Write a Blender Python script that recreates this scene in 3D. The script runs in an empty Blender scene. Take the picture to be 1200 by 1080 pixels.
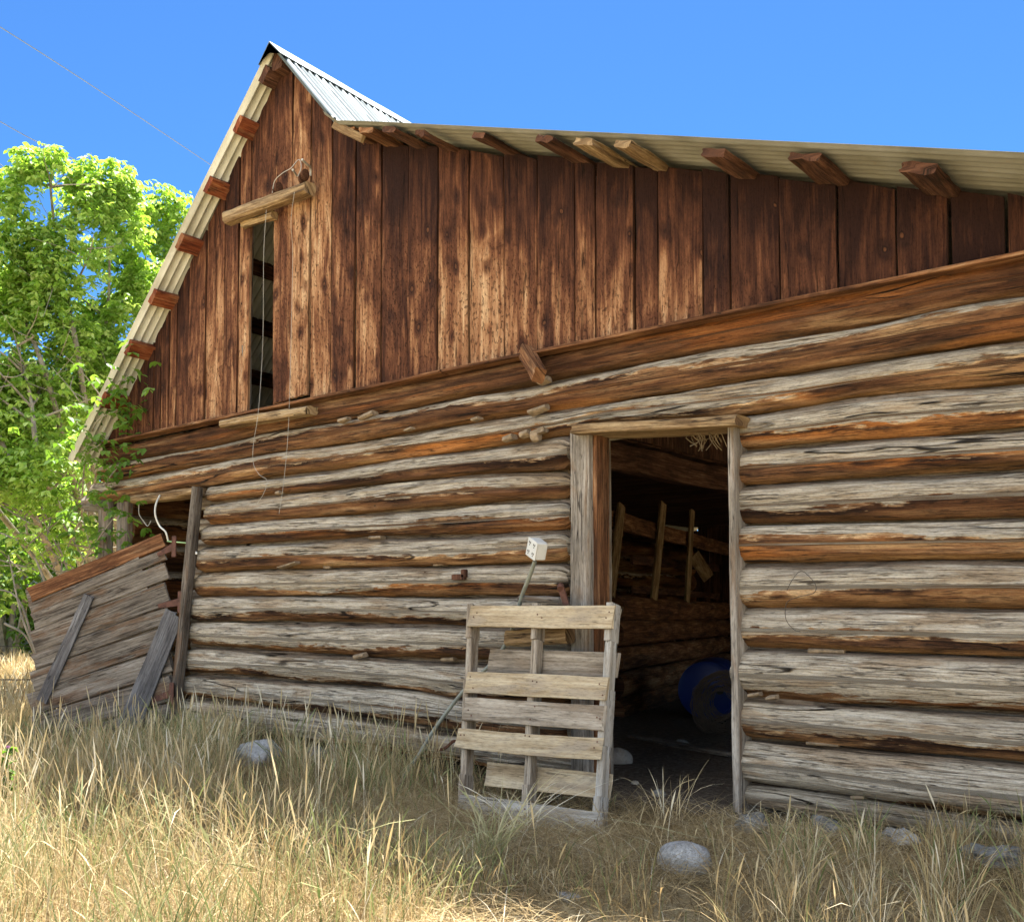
import bpy, math, random
import numpy as np
from math import sin, cos, radians, pi, sqrt
random.seed(7); rng = np.random.default_rng(7)
S = bpy.context.scene; COL = S.collection
# ---------------------------------------------------------------- camera, sky, sun
FPX = 1255.; YAW = radians(38.1); PIT = radians(3.2)
CAM = np.array([0, -4.9, 1.0]); PX, PY = 600., 650.
cd = bpy.data.cameras.new('camera'); cam = bpy.data.objects.new('camera', cd); COL.objects.link(cam)
cam.location = CAM; cam.rotation_euler = (pi/2+PIT, 0, YAW)
cd.sensor_width = 36; cd.lens = FPX/1200*36; cd.shift_y = (PY-540)/1200
cd.clip_end = 3000; cd.clip_start = .05; S.camera = cam
SUN_EL, SUN_AZ = radians(66), radians(-25)      # azimuth: turned from +Y (behind the barn), negative towards -X
w = bpy.data.worlds.new('World'); S.world = w; w.use_nodes = True
nt = w.node_tree; bg = nt.nodes['Background']
sky = nt.nodes.new('ShaderNodeTexSky'); sky.sky_type = 'NISHITA'; sky.sun_disc = False
sky.sun_elevation = SUN_EL; sky.sun_rotation = SUN_AZ; sky.altitude = 1500
sky.air_density = 1.0; sky.dust_density = .3; sky.ozone_density = 4.0
mxs = nt.nodes.new('ShaderNodeMix'); mxs.data_type = 'RGBA'; mxs.blend_type = 'MULTIPLY'; mxs.inputs[0].default_value = 1
nt.links.new(sky.outputs[0], mxs.inputs[6]); mxs.inputs[7].default_value = (.31, .56, .79, 1)      # deep clear mountain blue
# clouds added in the half of the sky behind the viewer, as neutral fill
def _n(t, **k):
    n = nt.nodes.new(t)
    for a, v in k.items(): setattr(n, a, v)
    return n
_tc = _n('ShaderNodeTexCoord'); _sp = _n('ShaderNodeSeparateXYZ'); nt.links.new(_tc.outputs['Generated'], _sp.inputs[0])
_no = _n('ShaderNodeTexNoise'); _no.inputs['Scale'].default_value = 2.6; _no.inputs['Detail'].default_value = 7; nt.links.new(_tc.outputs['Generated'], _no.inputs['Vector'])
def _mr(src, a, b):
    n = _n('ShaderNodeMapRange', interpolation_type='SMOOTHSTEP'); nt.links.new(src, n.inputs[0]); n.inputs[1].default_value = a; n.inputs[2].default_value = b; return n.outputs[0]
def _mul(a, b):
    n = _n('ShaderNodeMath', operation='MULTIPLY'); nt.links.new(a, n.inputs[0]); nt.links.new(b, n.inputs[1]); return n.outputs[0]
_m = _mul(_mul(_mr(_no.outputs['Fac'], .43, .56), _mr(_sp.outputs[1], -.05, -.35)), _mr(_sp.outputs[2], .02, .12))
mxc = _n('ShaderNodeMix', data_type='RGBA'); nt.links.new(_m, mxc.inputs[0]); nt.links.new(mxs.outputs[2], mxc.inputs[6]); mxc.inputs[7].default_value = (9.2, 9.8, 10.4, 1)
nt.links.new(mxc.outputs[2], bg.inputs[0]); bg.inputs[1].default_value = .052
ld = bpy.data.lights.new('sun', 'SUN'); ld.energy = 4.4; ld.angle = radians(.53); ld.color = (1, .95, .86)
sun = bpy.data.objects.new('sun', ld); COL.objects.link(sun)
sun.rotation_euler = (-(pi/2-SUN_EL), 0, -SUN_AZ)
S.view_settings.view_transform = 'Standard'; S.view_settings.look = 'None'
S.view_settings.exposure = 2.42; S.view_settings.gamma = 1
S.render.engine = 'CYCLES'
try:
    S.cycles.max_bounces = 8; S.cycles.diffuse_bounces = 5; S.cycles.transparent_max_bounces = 4
except Exception: pass
S.render.resolution_x = 1024; S.render.resolution_y = 921

# ---------------------------------------------------------------- geometry helpers
CF = np.array([-sin(YAW)*cos(PIT), cos(YAW)*cos(PIT), sin(PIT)]); CR = np.array([cos(YAW), sin(YAW), 0]); CU = np.cross(CR, CF)
def ray(px, py): return CF+(px-PX)/FPX*CR-(py-PY)/FPX*CU
def W(px, py, t=0.):                     # photo point on the vertical plane t metres in front of the log wall
    d = ray(px, py); return CAM+(-t-CAM[1])/d[1]*d
def D(px, py, z): return CAM+ray(px, py)*z
def G(px, py, z):
    d = ray(px, py); return CAM+(z-CAM[2])/d[2]*d
def proj(P):
    v = np.asarray(P)-CAM; z = v@CF; return PX+FPX*(v@CR)/z, PY-FPX*(v@CU)/z, z

def _h(i, j, k):
    n = (i.astype(np.int64)*73856093) ^ (j.astype(np.int64)*19349663) ^ (k.astype(np.int64)*83492791)
    n = (n ^ (n >> 13))*1274126177 & 0x7fffffff
    n = (n ^ (n >> 15))*60493 & 0x7fffffff
    return (n & 0xffff)/65535.
def vn(x, y, z):                         # value noise in -1..1
    x, y, z = np.broadcast_arrays(np.asarray(x, float), np.asarray(y, float), np.asarray(z, float))
    i, j, k = np.floor(x), np.floor(y), np.floor(z); a, b, c = x-i, y-j, z-k
    a = a*a*(3-2*a); b = b*b*(3-2*b); c = c*c*(3-2*c); r = 0
    for di in (0, 1):
        for dj in (0, 1):
            for dk in (0, 1):
                r = r+_h(i+di, j+dj, k+dk)*(a if di else 1-a)*(b if dj else 1-b)*(c if dk else 1-c)
    return r*2-1

def link(name, me, mat, parent=None):
    o = bpy.data.objects.new(name, me); COL.objects.link(o)
    if mat is not None: me.materials.append(mat)
    if parent is not None: o.parent = parent; 
    return o
def tag(o, label=None, cat=None, group=None, kind=None):
    for k, v in (('label', label), ('category', cat), ('group', group), ('kind', kind)):
        if v: o[k] = v
    return o
def thing(name, label, cat, group=None, loc=None):
    o = bpy.data.objects.new(name, None); COL.objects.link(o); o.empty_display_size = .1
    return tag(o, label, cat, group)

class MB:
    """collects rings / tubes / boxes with the grain attribute (u along, v across, seed) and 'up'"""
    def __init__(s): s.v = []; s.f = []; s.g = []; s.a = []; s.b = []; s.n = 0
    def add(s, V, F, g, a=None, b=None):
        V = np.asarray(V, float).reshape(-1, 3); m = len(V)
        s.v.append(V); s.f += [tuple(int(i)+s.n for i in q) for q in F]; s.g.append(np.asarray(g, float).reshape(-1, 3))
        s.a.append(np.zeros(m) if a is None else np.broadcast_to(np.asarray(a, float).ravel(), (m,)))
        s.b.append(np.zeros(m) if b is None else np.broadcast_to(np.asarray(b, float).ravel(), (m,)))
        s.n += m
    def sweep(s, rings, u, v, seed, up=None, b=None, cap=True):
        R_, N = rings.shape[:2]
        idx = np.arange(R_*N).reshape(R_, N); nx = np.roll(idx, -1, 1)
        F = np.stack([idx[:-1], nx[:-1], nx[1:], idx[1:]], -1).reshape(-1, 4)
        U = np.broadcast_to(np.asarray(u).reshape(R_, 1), (R_, N)); V = np.broadcast_to(v, (R_, N))
        g = np.stack([U, V, np.full((R_, N), seed)], -1)
        upv = np.zeros((R_, N)) if up is None else np.broadcast_to(up, (R_, N))
        bv = np.zeros((R_, N)) if b is None else np.broadcast_to(b, (R_, N))
        Vv = rings.reshape(-1, 3); F = [tuple(q) for q in F]; g = g.reshape(-1, 3); a_ = upv.ravel(); b_ = bv.ravel()
        if cap:
            for row, flip in ((0, True), (R_-1, False)):
                c = rings[row].mean(0); base = len(Vv)
                Vv = np.vstack([Vv, rings[row], c[None]])
                rad = np.linalg.norm(rings[row]-c, axis=1)
                ang = np.linspace(0, 2*pi, N, endpoint=False)
                gg = np.stack([rad*np.cos(ang)*.3+seed, rad*np.sin(ang)*.3, np.full(N, seed+3)], -1)
                g = np.vstack([g, gg, [[seed, 0, seed+3]]])
                a_ = np.concatenate([a_, np.full(N+1, .1)]); b_ = np.concatenate([b_, np.full(N+1, bv[row].mean())])
                for i in range(N):
                    q = (base+i, base+(i+1) % N, base+N)
                    F.append(q[::-1] if not flip else q)
        s.add(Vv, F, g, a_, b_)
    def beam(s, a, b_, up, w_, h_, seed=None, rough=.004, seg=None, ch=.12, bow=0., tw=0., front=None, taper=1., bv=0.):
        """timber from a to b; 'up' = direction of its height h_, w_ across; chamfered, slightly uneven"""
        a = np.asarray(a, float); b_ = np.asarray(b_, float); L = np.linalg.norm(b_-a); d = (b_-a)/L
        up = np.asarray(up, float); up = up-d*(up@d); up /= np.linalg.norm(up); sd = np.cross(d, up)
        seed = rng.uniform(0, 90) if seed is None else seed
        seg = seg or max(4, int(L/.03)); t = np.linspace(0, 1, seg+1)
        c = min(w_, h_)*ch; hw, hh = w_/2, h_/2
        prof = []
        k = 3 if max(w_, h_) > .05 else 1
        def edge(p, q, n):
            for i in range(n): prof.append((p[0]+(q[0]-p[0])*i/n, p[1]+(q[1]-p[1])*i/n))
        pts = [(-hw+c, -hh), (hw-c, -hh), (hw, -hh+c), (hw, hh-c), (hw-c, hh), (-hw+c, hh), (-hw, hh-c), (-hw, -hh+c)]
        for i in range(8): edge(pts[i], pts[(i+1) % 8], k if i % 2 == 0 else 1)
        prof = np.array(prof); N = len(prof)
        v = np.concatenate([[0], np.cumsum(np.linalg.norm(np.diff(prof, axis=0), axis=1))])
        sc = np.linspace(1, taper, seg+1)[:, None]
        X = prof[None, :, 0]*sc; Y = prof[None, :, 1]*sc
        tt = t[:, None]*L
        nn = vn(tt*3+seed, X*40+seed, Y*40)*rough+vn(tt*12, X*90, Y*90+seed)*rough*.5
        r = np.sqrt(X*X+Y*Y)+1e-6; X = X+nn*X/r; Y = Y+nn*Y/r
        an = tw*t[:, None]; X, Y = X*np.cos(an)-Y*np.sin(an), X*np.sin(an)+Y*np.cos(an)
        cen = a+np.outer(t*L, d)+np.outer(np.sin(t*pi)*bow, up)
        cen = cen+np.outer(vn(t*L*1.5, seed, 3.3)*rough*1.2, up)
        rings = cen[:, None]+X[..., None]*sd+Y[..., None]*up
        jag = vn(prof[:, 0]*60, prof[:, 1]*60, seed)*.012*min(1, L)
        rings[0] += np.outer(jag, d); rings[-1] += np.outer(jag[::-1], d)
        s.sweep(rings, t*L+seed, v, seed, Y/max(hh, 1e-3), bv)
    def tube(s, pts, r, n=8, seed=0., sub=6, cap=True):
        P = np.asarray(pts, float)
        if sub > 1 and len(P) > 2:          # Catmull-Rom
            Q = np.vstack([2*P[0]-P[1], P, 2*P[-1]-P[-2]]); out = []
            for i in range(1, len(Q)-2):
                for k in range(sub):
                    t = k/sub; a, b, c, d = Q[i-1:i+3]
                    out.append(.5*((2*b)+(c-a)*t+(2*a-5*b+4*c-d)*t*t+(3*b-a-3*c+d)*t**3))
            out.append(P[-1]); P = np.array(out)
        m = len(P); rr = np.interp(np.linspace(0, 1, m), np.linspace(0, 1, len(np.atleast_1d(r))), np.atleast_1d(r)) if np.ndim(r) else np.full(m, r)
        T = np.gradient(P, axis=0); T /= np.linalg.norm(T, axis=1)[:, None]+1e-9
        ref = np.array([0, 0, 1.]) if abs(T[0][2]) < .9 else np.array([1., 0, 0])
        Nn = []; cur = ref-T[0]*(ref@T[0]); cur /= np.linalg.norm(cur)
        for i in range(m):
            cur = cur-T[i]*(cur@T[i]); cur /= np.linalg.norm(cur)+1e-9; Nn.append(cur)
        Nn = np.array(Nn); Bn = np.cross(T, Nn); an = np.linspace(0, 2*pi, n, endpoint=False)
        rings = P[:, None]+rr[:, None, None]*(np.cos(an)[None, :, None]*Nn[:, None]+np.sin(an)[None, :, None]*Bn[:, None])
        L = np.concatenate([[0], np.cumsum(np.linalg.norm(np.diff(P, axis=0), axis=1))])
        s.sweep(rings, L+seed, an*rr.mean(), seed, np.sin(an), cap=cap)
    def box(s, c, size, rot=None, bev=.0, seed=0.):
        c = np.asarray(c, float); h = np.asarray(size, float)/2; b = min(bev, h.min()*.9)
        V = []; 
        prof = [(-h[0]+b, -h[1]), (h[0]-b, -h[1]), (h[0], -h[1]+b), (h[0], h[1]-b), (h[0]-b, h[1]), (-h[0]+b, h[1]), (-h[0], h[1]-b), (-h[0], -h[1]+b)] if b > 0 else [(-h[0], -h[1]), (h[0], -h[1]), (h[0], h[1]), (-h[0], h[1])]
        prof = np.array(prof); zs = [(-h[2], 1-b/h[:2].min()), (-h[2]+b, 1), (h[2]-b, 1), (h[2], 1-b/h[:2].min())] if b > 0 else [(-h[2], 1), (h[2], 1)]
        rings = np.array([[[p[0]*k, p[1]*k, z] for p in prof] for z, k in zs])
        if rot is not None: rings = rings@np.asarray(rot).T
        s.sweep(rings+c, np.array([z for z, _ in zs])+seed, np.arange(len(prof))*.05, seed)
    def build(s, name, mat, parent=None, smooth=True, auto=True):
        me = bpy.data.meshes.new(name)
        V = np.vstack(s.v); me.from_pydata(V.tolist(), [], s.f)
        at = me.attributes.new('gr', 'FLOAT_VECTOR', 'POINT'); at.data.foreach_set('vector', np.vstack(s.g).ravel())
        for nm, arr in (('up', s.a), ('bb', s.b)):
            at = me.attributes.new(nm, 'FLOAT', 'POINT'); at.data.foreach_set('value', np.concatenate(arr))
        if smooth:
            me.polygons.foreach_set('use_smooth', [True]*len(me.polygons))
            if auto: me.set_sharp_from_angle(angle=radians(38))
        me.update()
        return link(name, me, mat, parent)

# ---------------------------------------------------------------- materials
def newmat(name):
    m = bpy.data.materials.new(name); m.use_nodes = True; n = m.node_tree
    return m, n, n.nodes, n.links, n.nodes['Principled BSDF']
class NB:
    def __init__(s, nt): s.nt = nt; s.N = nt.nodes; s.L = nt.links
    def put(s, sock, v):
        if isinstance(v, bpy.types.NodeSocket): s.L.new(v, sock)
        else: sock.default_value = v
    def math(s, op, a, b=0., c=0., clamp=False):
        n = s.N.new('ShaderNodeMath'); n.operation = op; n.use_clamp = clamp
        s.put(n.inputs[0], a); s.put(n.inputs[1], b); s.put(n.inputs[2], c); return n.outputs[0]
    def attr(s, name, out='Fac'):
        n = s.N.new('ShaderNodeAttribute'); n.attribute_name = name; return n.outputs[out]
    def vmul(s, v, sc, off=(0, 0, 0)):
        n = s.N.new('ShaderNodeMapping'); s.put(n.inputs[0], v); n.inputs[3].default_value = sc; n.inputs[1].default_value = off; return n.outputs[0]
    def noise(s, v, sc=(1, 1, 1), off=(0, 0, 0), detail=4, rough=.55, dist=0.):
        n = s.N.new('ShaderNodeTexNoise'); n.inputs['Scale'].default_value = 1; n.inputs['Detail'].default_value = detail
        n.inputs['Roughness'].default_value = rough; n.inputs['Distortion'].default_value = dist
        s.L.new(s.vmul(v, sc, off), n.inputs['Vector']); return n.outputs['Fac']
    def voro(s, v, sc, off=(0, 0, 0)):
        n = s.N.new('ShaderNodeTexVoronoi'); n.inputs['Scale'].default_value = 1
        s.L.new(s.vmul(v, sc, off), n.inputs['Vector']); return n.outputs['Distance'], n.outputs['Color']
    def ramp(s, f, stops, interp='LINEAR'):
        n = s.N.new('ShaderNodeValToRGB'); s.put(n.inputs[0], f); r = n.color_ramp; r.interpolation = interp
        while len(r.elements) < len(stops): r.elements.new(.5)
        for e, (p, c) in zip(r.elements, stops): e.position = p; e.color = (*c, 1) if len(c) == 3 else c
        return n.outputs[0]
    def sm(s, v, a, b):
        n = s.N.new('ShaderNodeMapRange'); n.interpolation_type = 'SMOOTHSTEP'; s.put(n.inputs[0], v)
        n.inputs[1].default_value = a; n.inputs[2].default_value = b; return n.outputs[0]
    def mix(s, f, a, b, mode='MIX'):
        n = s.N.new('ShaderNodeMix'); n.data_type = 'RGBA'; n.blend_type = mode; s.put(n.inputs[0], f)
        for k, v in ((6, a), (7, b)):
            if isinstance(v, tuple): v = (*v, 1)
            s.put(n.inputs[k], v)
        return n.outputs[2]
    def bump(s, h, strength, dist, prev=None):
        n = s.N.new('ShaderNodeBump'); n.inputs['Strength'].default_value = strength; n.inputs['Distance'].default_value = dist
        s.put(n.inputs['Height'], h)
        if prev is not None: s.L.new(prev, n.inputs['Normal'])
        return n.outputs[0]
def g3(x): return (x, x, x)

def knots(b, gr, sx, sy, off=(0, 0, 0), keep=.55, r=.16):
    warp = b.noise(gr, (3, 9, 1), off, 2)
    nn = b.N.new('ShaderNodeVectorMath'); nn.operation = 'ADD'; b.L.new(gr, nn.inputs[0])
    cb = b.N.new('ShaderNodeCombineXYZ'); b.L.new(b.math('MULTIPLY', b.math('SUBTRACT', warp, .5), .10), cb.inputs[0])
    b.L.new(b.math('MULTIPLY', b.math('SUBTRACT', warp, .5), .03), cb.inputs[1]); b.L.new(cb.outputs[0], nn.inputs[1])
    d, c = b.voro(nn.outputs[0], (sx, sy, 1), off)
    sep = b.N.new('ShaderNodeSeparateColor'); b.L.new(c, sep.inputs[0])
    k = b.math('GREATER_THAN', sep.outputs[0], keep)
    core = b.math('MULTIPLY', b.math('SUBTRACT', 1., b.sm(d, r*.35, r*.6)), k)
    halo = b.math('MULTIPLY', b.math('SUBTRACT', 1., b.sm(d, r*.6, r*2.2)), k)
    return d, core, halo

def log_material():
    m, nt, N, L, P = newmat('weathered_log_wood'); b = NB(nt)
    gr = b.attr('gr', 'Vector'); up = b.attr('up'); th = b.attr('bb')
    big = b.noise(gr, (.7, 2.2, 1), (0, 0, 5), 3, .5)
    mid = b.noise(gr, (2.0, 16, 1), (3, 1, 0), 5, .62, .5)
    strk = b.noise(gr, (3.2, 110, 1), (0, 0, 9), 8, .74, .15)
    fine = b.noise(gr, (14, 320, 1), (0, 3, 2), 4, .6)
    blot = b.noise(gr, (7, 26, 1), (7, 0, 2), 5, .65, .6)
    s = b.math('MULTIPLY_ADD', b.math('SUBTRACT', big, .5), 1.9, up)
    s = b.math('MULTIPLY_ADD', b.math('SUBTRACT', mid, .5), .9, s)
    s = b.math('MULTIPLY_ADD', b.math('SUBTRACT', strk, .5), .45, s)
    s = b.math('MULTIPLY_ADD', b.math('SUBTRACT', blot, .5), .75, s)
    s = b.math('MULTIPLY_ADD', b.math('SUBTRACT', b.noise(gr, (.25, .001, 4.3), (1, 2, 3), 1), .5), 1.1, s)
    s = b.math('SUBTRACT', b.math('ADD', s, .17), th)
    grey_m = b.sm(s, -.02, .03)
    # worn-down upper side: silver grey with streaks
    gc = b.ramp(b.math('MULTIPLY_ADD', b.math('SUBTRACT', blot, .5), .28, strk), [(.30, (.10, .075, .052)), (.40, (.36, .30, .225)), (.5, (.57, .50, .40)), (.64, (.79, .73, .62))])
    warmg = b.noise(gr, (1.3, 5, 1), (9, 4, 0), 3, .5)
    gc = b.mix(b.math('MULTIPLY', b.sm(b.math('MULTIPLY_ADD', b.math('SUBTRACT', mid, .5), .7, warmg), .54, .64), .65), gc, b.ramp(strk, [(.3, (.20, .12, .065)), (.6, (.50, .37, .235))]), 'MIX')
    gc = b.mix(b.math('MULTIPLY', b.sm(b.math('MULTIPLY_ADD', b.math('SUBTRACT', big, .5), .8, up), .74, .86), .75), gc, b.ramp(strk, [(.3, (.10, .065, .042)), (.7, (.28, .20, .14))]))
    # sheltered under side: brown to ochre and orange, with near-black stains
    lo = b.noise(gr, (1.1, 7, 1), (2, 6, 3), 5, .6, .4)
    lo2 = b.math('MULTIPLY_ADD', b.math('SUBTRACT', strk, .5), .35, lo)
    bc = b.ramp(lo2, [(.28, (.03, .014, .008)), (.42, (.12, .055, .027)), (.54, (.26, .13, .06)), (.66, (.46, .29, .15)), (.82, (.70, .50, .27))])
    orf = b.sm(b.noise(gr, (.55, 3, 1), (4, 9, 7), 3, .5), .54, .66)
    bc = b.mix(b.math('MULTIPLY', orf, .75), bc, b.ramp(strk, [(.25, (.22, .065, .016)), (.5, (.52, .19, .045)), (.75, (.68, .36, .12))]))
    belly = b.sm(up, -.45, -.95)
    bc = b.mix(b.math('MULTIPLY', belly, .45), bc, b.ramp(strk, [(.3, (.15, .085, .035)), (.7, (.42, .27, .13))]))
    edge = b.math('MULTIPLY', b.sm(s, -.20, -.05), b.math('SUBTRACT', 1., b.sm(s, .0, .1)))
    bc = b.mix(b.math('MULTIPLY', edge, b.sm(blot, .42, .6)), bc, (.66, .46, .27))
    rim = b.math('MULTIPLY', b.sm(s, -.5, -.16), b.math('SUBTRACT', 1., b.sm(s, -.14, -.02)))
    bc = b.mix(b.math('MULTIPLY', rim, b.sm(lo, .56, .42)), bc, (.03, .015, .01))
    tn = b.noise(gr, (.001, .001, 6.1), (2, 5, 0), 0)
    gc = b.mix(b.sm(tn, .3, .7), b.mix(1., gc, (.80, .76, .70), 'MULTIPLY'), gc)
    bc = b.mix(b.sm(b.noise(gr, (.001, .001, 9.7), (7, 1, 0), 0), .35, .65), b.mix(1., bc, (1.25, 1.2, 1.1), 'MULTIPLY'), b.mix(1., bc, (.70, .62, .58), 'MULTIPLY'))
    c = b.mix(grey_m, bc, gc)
    # drying checks along the grain
    w1 = b.noise(gr, (.55, 5.5, 1), (1, 8, 2), 3, .45, .3)
    chk = b.math('ABSOLUTE', b.math('SUBTRACT', w1, .5))
    gate = b.sm(b.noise(gr, (.8, 2.5, 1), (5, 5, 5), 2), .52, .6)
    chk = b.math('MULTIPLY', b.math('SUBTRACT', 1., b.sm(chk, .003, .011)), gate)
    w2 = b.noise(gr, (1.6, 38, 1), (6, 2, 8), 3, .5, .2)
    ck2 = b.math('SUBTRACT', 1., b.sm(b.math('ABSOLUTE', b.math('SUBTRACT', w2, .5)), .004, .020))
    ck2 = b.math('MULTIPLY', ck2, b.sm(b.noise(gr, (2.5, 12, 1), (2, 2, 9), 2), .46, .58))
    w3 = b.noise(gr, (4.5, 75, 1), (1, 4, 4), 3, .5, .2)
    ck3 = b.math('MULTIPLY', b.math('SUBTRACT', 1., b.sm(b.math('ABSOLUTE', b.math('SUBTRACT', w3, .5)), .006, .035)), b.sm(b.noise(gr, (5, 20, 1), (4, 2, 1), 2), .46, .6))
    d, core, halo = knots(b, gr, 4.6, 6.5, (3, 3, 0), .60, .085)
    c = b.mix(b.math('MULTIPLY', halo, .35), c, (.22, .12, .06)); c = b.mix(b.math('MULTIPLY', core, .85), c, (.04, .022, .014))
    c = b.mix(b.math('MULTIPLY', ck3, .5), c, (.05, .034, .024)); c = b.mix(b.math('MULTIPLY', ck2, .8), c, (.025, .017, .012)); c = b.mix(b.math('MULTIPLY', chk, .95), c, (.012, .008, .006))
    grit = b.noise(gr, (22, 150, 1), (5, 5, 5), 4, .75); g2 = b.noise(gr, (60, 120, 1), (1, 5, 9), 3, .7)
    c = b.mix(1., c, b.ramp(b.math('MULTIPLY_ADD', g2, .5, b.math('MULTIPLY', grit, .5)), [(.36, g3(.55)), (.5, g3(.95)), (.62, g3(1.0))]), 'MULTIPLY')
    L.new(c, P.inputs['Base Color'])
    L.new(b.ramp(grey_m, [(0, g3(.8)), (1, g3(.95))]), P.inputs['Roughness']); P.inputs['Specular IOR Level'].default_value = .15
    h = b.math('MULTIPLY_ADD', fine, .25, strk); h = b.math('MULTIPLY_ADD', mid, .8, h)
    h = b.math('SUBTRACT', h, b.math('MULTIPLY', chk, 1.6)); h = b.math('SUBTRACT', h, b.math('MULTIPLY', ck2, .6)); h = b.math('ADD', h, b.math('MULTIPLY', halo, .5))
    h = b.math('MULTIPLY_ADD', grey_m, -.35, h)
    h = b.math('MULTIPLY_ADD', ck3, -.5, h)
    L.new(b.bump(h, 1., .016), P.inputs['Normal'])
    return m

def board_material():
    m, nt, N, L, P = newmat('sun_scorched_board_wood'); b = NB(nt)
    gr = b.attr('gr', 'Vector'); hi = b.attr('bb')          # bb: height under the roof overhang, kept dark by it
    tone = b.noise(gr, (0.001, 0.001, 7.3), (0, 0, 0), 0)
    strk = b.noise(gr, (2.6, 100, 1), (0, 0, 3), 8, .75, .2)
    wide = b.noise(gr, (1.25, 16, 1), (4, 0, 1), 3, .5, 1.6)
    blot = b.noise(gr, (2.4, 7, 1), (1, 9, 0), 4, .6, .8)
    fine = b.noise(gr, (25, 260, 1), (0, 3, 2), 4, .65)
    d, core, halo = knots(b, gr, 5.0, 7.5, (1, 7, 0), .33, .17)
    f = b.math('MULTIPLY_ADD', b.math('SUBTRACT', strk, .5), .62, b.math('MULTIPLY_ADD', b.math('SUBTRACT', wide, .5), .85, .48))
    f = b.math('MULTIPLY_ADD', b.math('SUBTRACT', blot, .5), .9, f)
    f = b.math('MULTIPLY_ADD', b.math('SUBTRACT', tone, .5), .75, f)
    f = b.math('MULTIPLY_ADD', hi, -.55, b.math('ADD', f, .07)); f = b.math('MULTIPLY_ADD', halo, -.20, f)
    c = b.ramp(f, [(.10, (.028, .012, .009)), (.34, (.082, .032, .018)), (.50, (.16, .064, .032)), (.62, (.28, .13, .062)), (.74, (.42, .225, .115)), (.92, (.60, .39, .22))])
    c = b.mix(b.math('MULTIPLY', halo, .45), c, (.05, .022, .015)); c = b.mix(b.math('MULTIPLY', core, .7), c, (.17, .07, .032))
    ring = b.math('MULTIPLY', b.math('MULTIPLY', b.sm(d, .075, .095), b.math('SUBTRACT', 1., b.sm(d, .10, .14))), b.sm(halo, .1, .4))
    c = b.mix(b.math('MULTIPLY', ring, .8), c, (.02, .01, .008))
    pit = b.noise(gr, (38, 75, 1), (8, 2, 2), 3, .6)
    pm = b.math('MULTIPLY', b.sm(pit, .57, .65), b.sm(b.math('ADD', hi, b.math('MULTIPLY', blot, .6)), 1.0, .2))
    c = b.mix(b.math('MULTIPLY', pm, .6), c, (.03, .015, .010))
    w2 = b.noise(gr, (.9, 26, 1), (6, 2, 8), 3, .5, .2)
    ck = b.math('MULTIPLY', b.math('SUBTRACT', 1., b.sm(b.math('ABSOLUTE', b.math('SUBTRACT', w2, .5)), .003, .012)), b.sm(b.noise(gr, (1.3, 8, 1), (2, 2, 9), 2), .55, .62))
    c = b.mix(b.math('MULTIPLY', ck, .9), c, (.012, .007, .006))
    grit = b.noise(gr, (26, 160, 1), (5, 5, 5), 4, .75); g2 = b.noise(gr, (60, 110, 1), (1, 5, 9), 3, .7)
    c = b.mix(1., c, b.ramp(b.math('MULTIPLY_ADD', g2, .5, b.math('MULTIPLY', grit, .5)), [(.36, g3(.5)), (.5, g3(.95)), (.64, g3(1.0))]), 'MULTIPLY')
    L.new(c, P.inputs['Base Color']); P.inputs['Roughness'].default_value = .92; P.inputs['Specular IOR Level'].default_value = .12
    h = b.math('MULTIPLY_ADD', fine, .35, strk); h = b.math('MULTIPLY_ADD', pm, -.8, h); h = b.math('SUBTRACT', h, ck); h = b.math('MULTIPLY_ADD', halo, .6, h)
    L.new(b.bump(h, 1., .012), P.inputs['Normal'])
    return m

def wood(name, stops, sc=(3.0, 85, 1), blotc=None, bl=.4, bump=.8, rough=.92, crack=.9, kn=.6):
    m, nt, N, L, P = newmat(name); b = NB(nt); gr = b.attr('gr', 'Vector')
    strk = b.noise(gr, sc, (0, 0, 3), 8, .74, .2); wide = b.noise(gr, (2, 14, 1), (4, 0, 1), 4, .6, .6)
    tone = b.noise(gr, (.001, .001, 5.7), (0, 0, 0), 0)
    f = b.math('MULTIPLY_ADD', b.math('SUBTRACT', wide, .5), .8, strk); f = b.math('MULTIPLY_ADD', b.math('SUBTRACT', tone, .5), .35, f)
    c = b.ramp(f, stops)
    if blotc: c = b.mix(b.math('MULTIPLY', b.sm(b.noise(gr, (2.5, 9, 1), (7, 7, 1), 4, .6, .7), .5, .64), bl), c, blotc)
    d, core, halo = knots(b, gr, 2.6, 8, (1, 7, 0), kn, .12)
    c = b.mix(b.math('MULTIPLY', core, .7), c, tuple(x*.35 for x in stops[0][1])); c = b.mix(b.math('MULTIPLY', halo, .3), c, stops[0][1])
    w2 = b.noise(gr, (1.6, 42, 1), (6, 2, 8), 3, .5, .2)
    ck = b.math('MULTIPLY', b.math('SUBTRACT', 1., b.sm(b.math('ABSOLUTE', b.math('SUBTRACT', w2, .5)), .003, .014)), b.sm(b.noise(gr, (1.3, 8, 1), (2, 2, 9), 2), .46, .56))
    c = b.mix(b.math('MULTIPLY', ck, crack), c, (.02, .014, .01))
    grit = b.noise(gr, (26, 160, 1), (5, 5, 5), 4, .75)
    c = b.mix(1., c, b.ramp(grit, [(.34, g3(.6)), (.5, g3(.95)), (.62, g3(1.0))]), 'MULTIPLY')
    L.new(c, P.inputs['Base Color']); P.inputs['Roughness'].default_value = rough; P.inputs['Specular IOR Level'].default_value = .15
    h = b.math('MULTIPLY_ADD', b.noise(gr, (20, 240, 1), (0, 1, 1), 3), .3, strk); h = b.math('SUBTRACT', h, ck)
    L.new(b.bump(h, bump, .006), P.inputs['Normal'])
    return m

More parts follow.
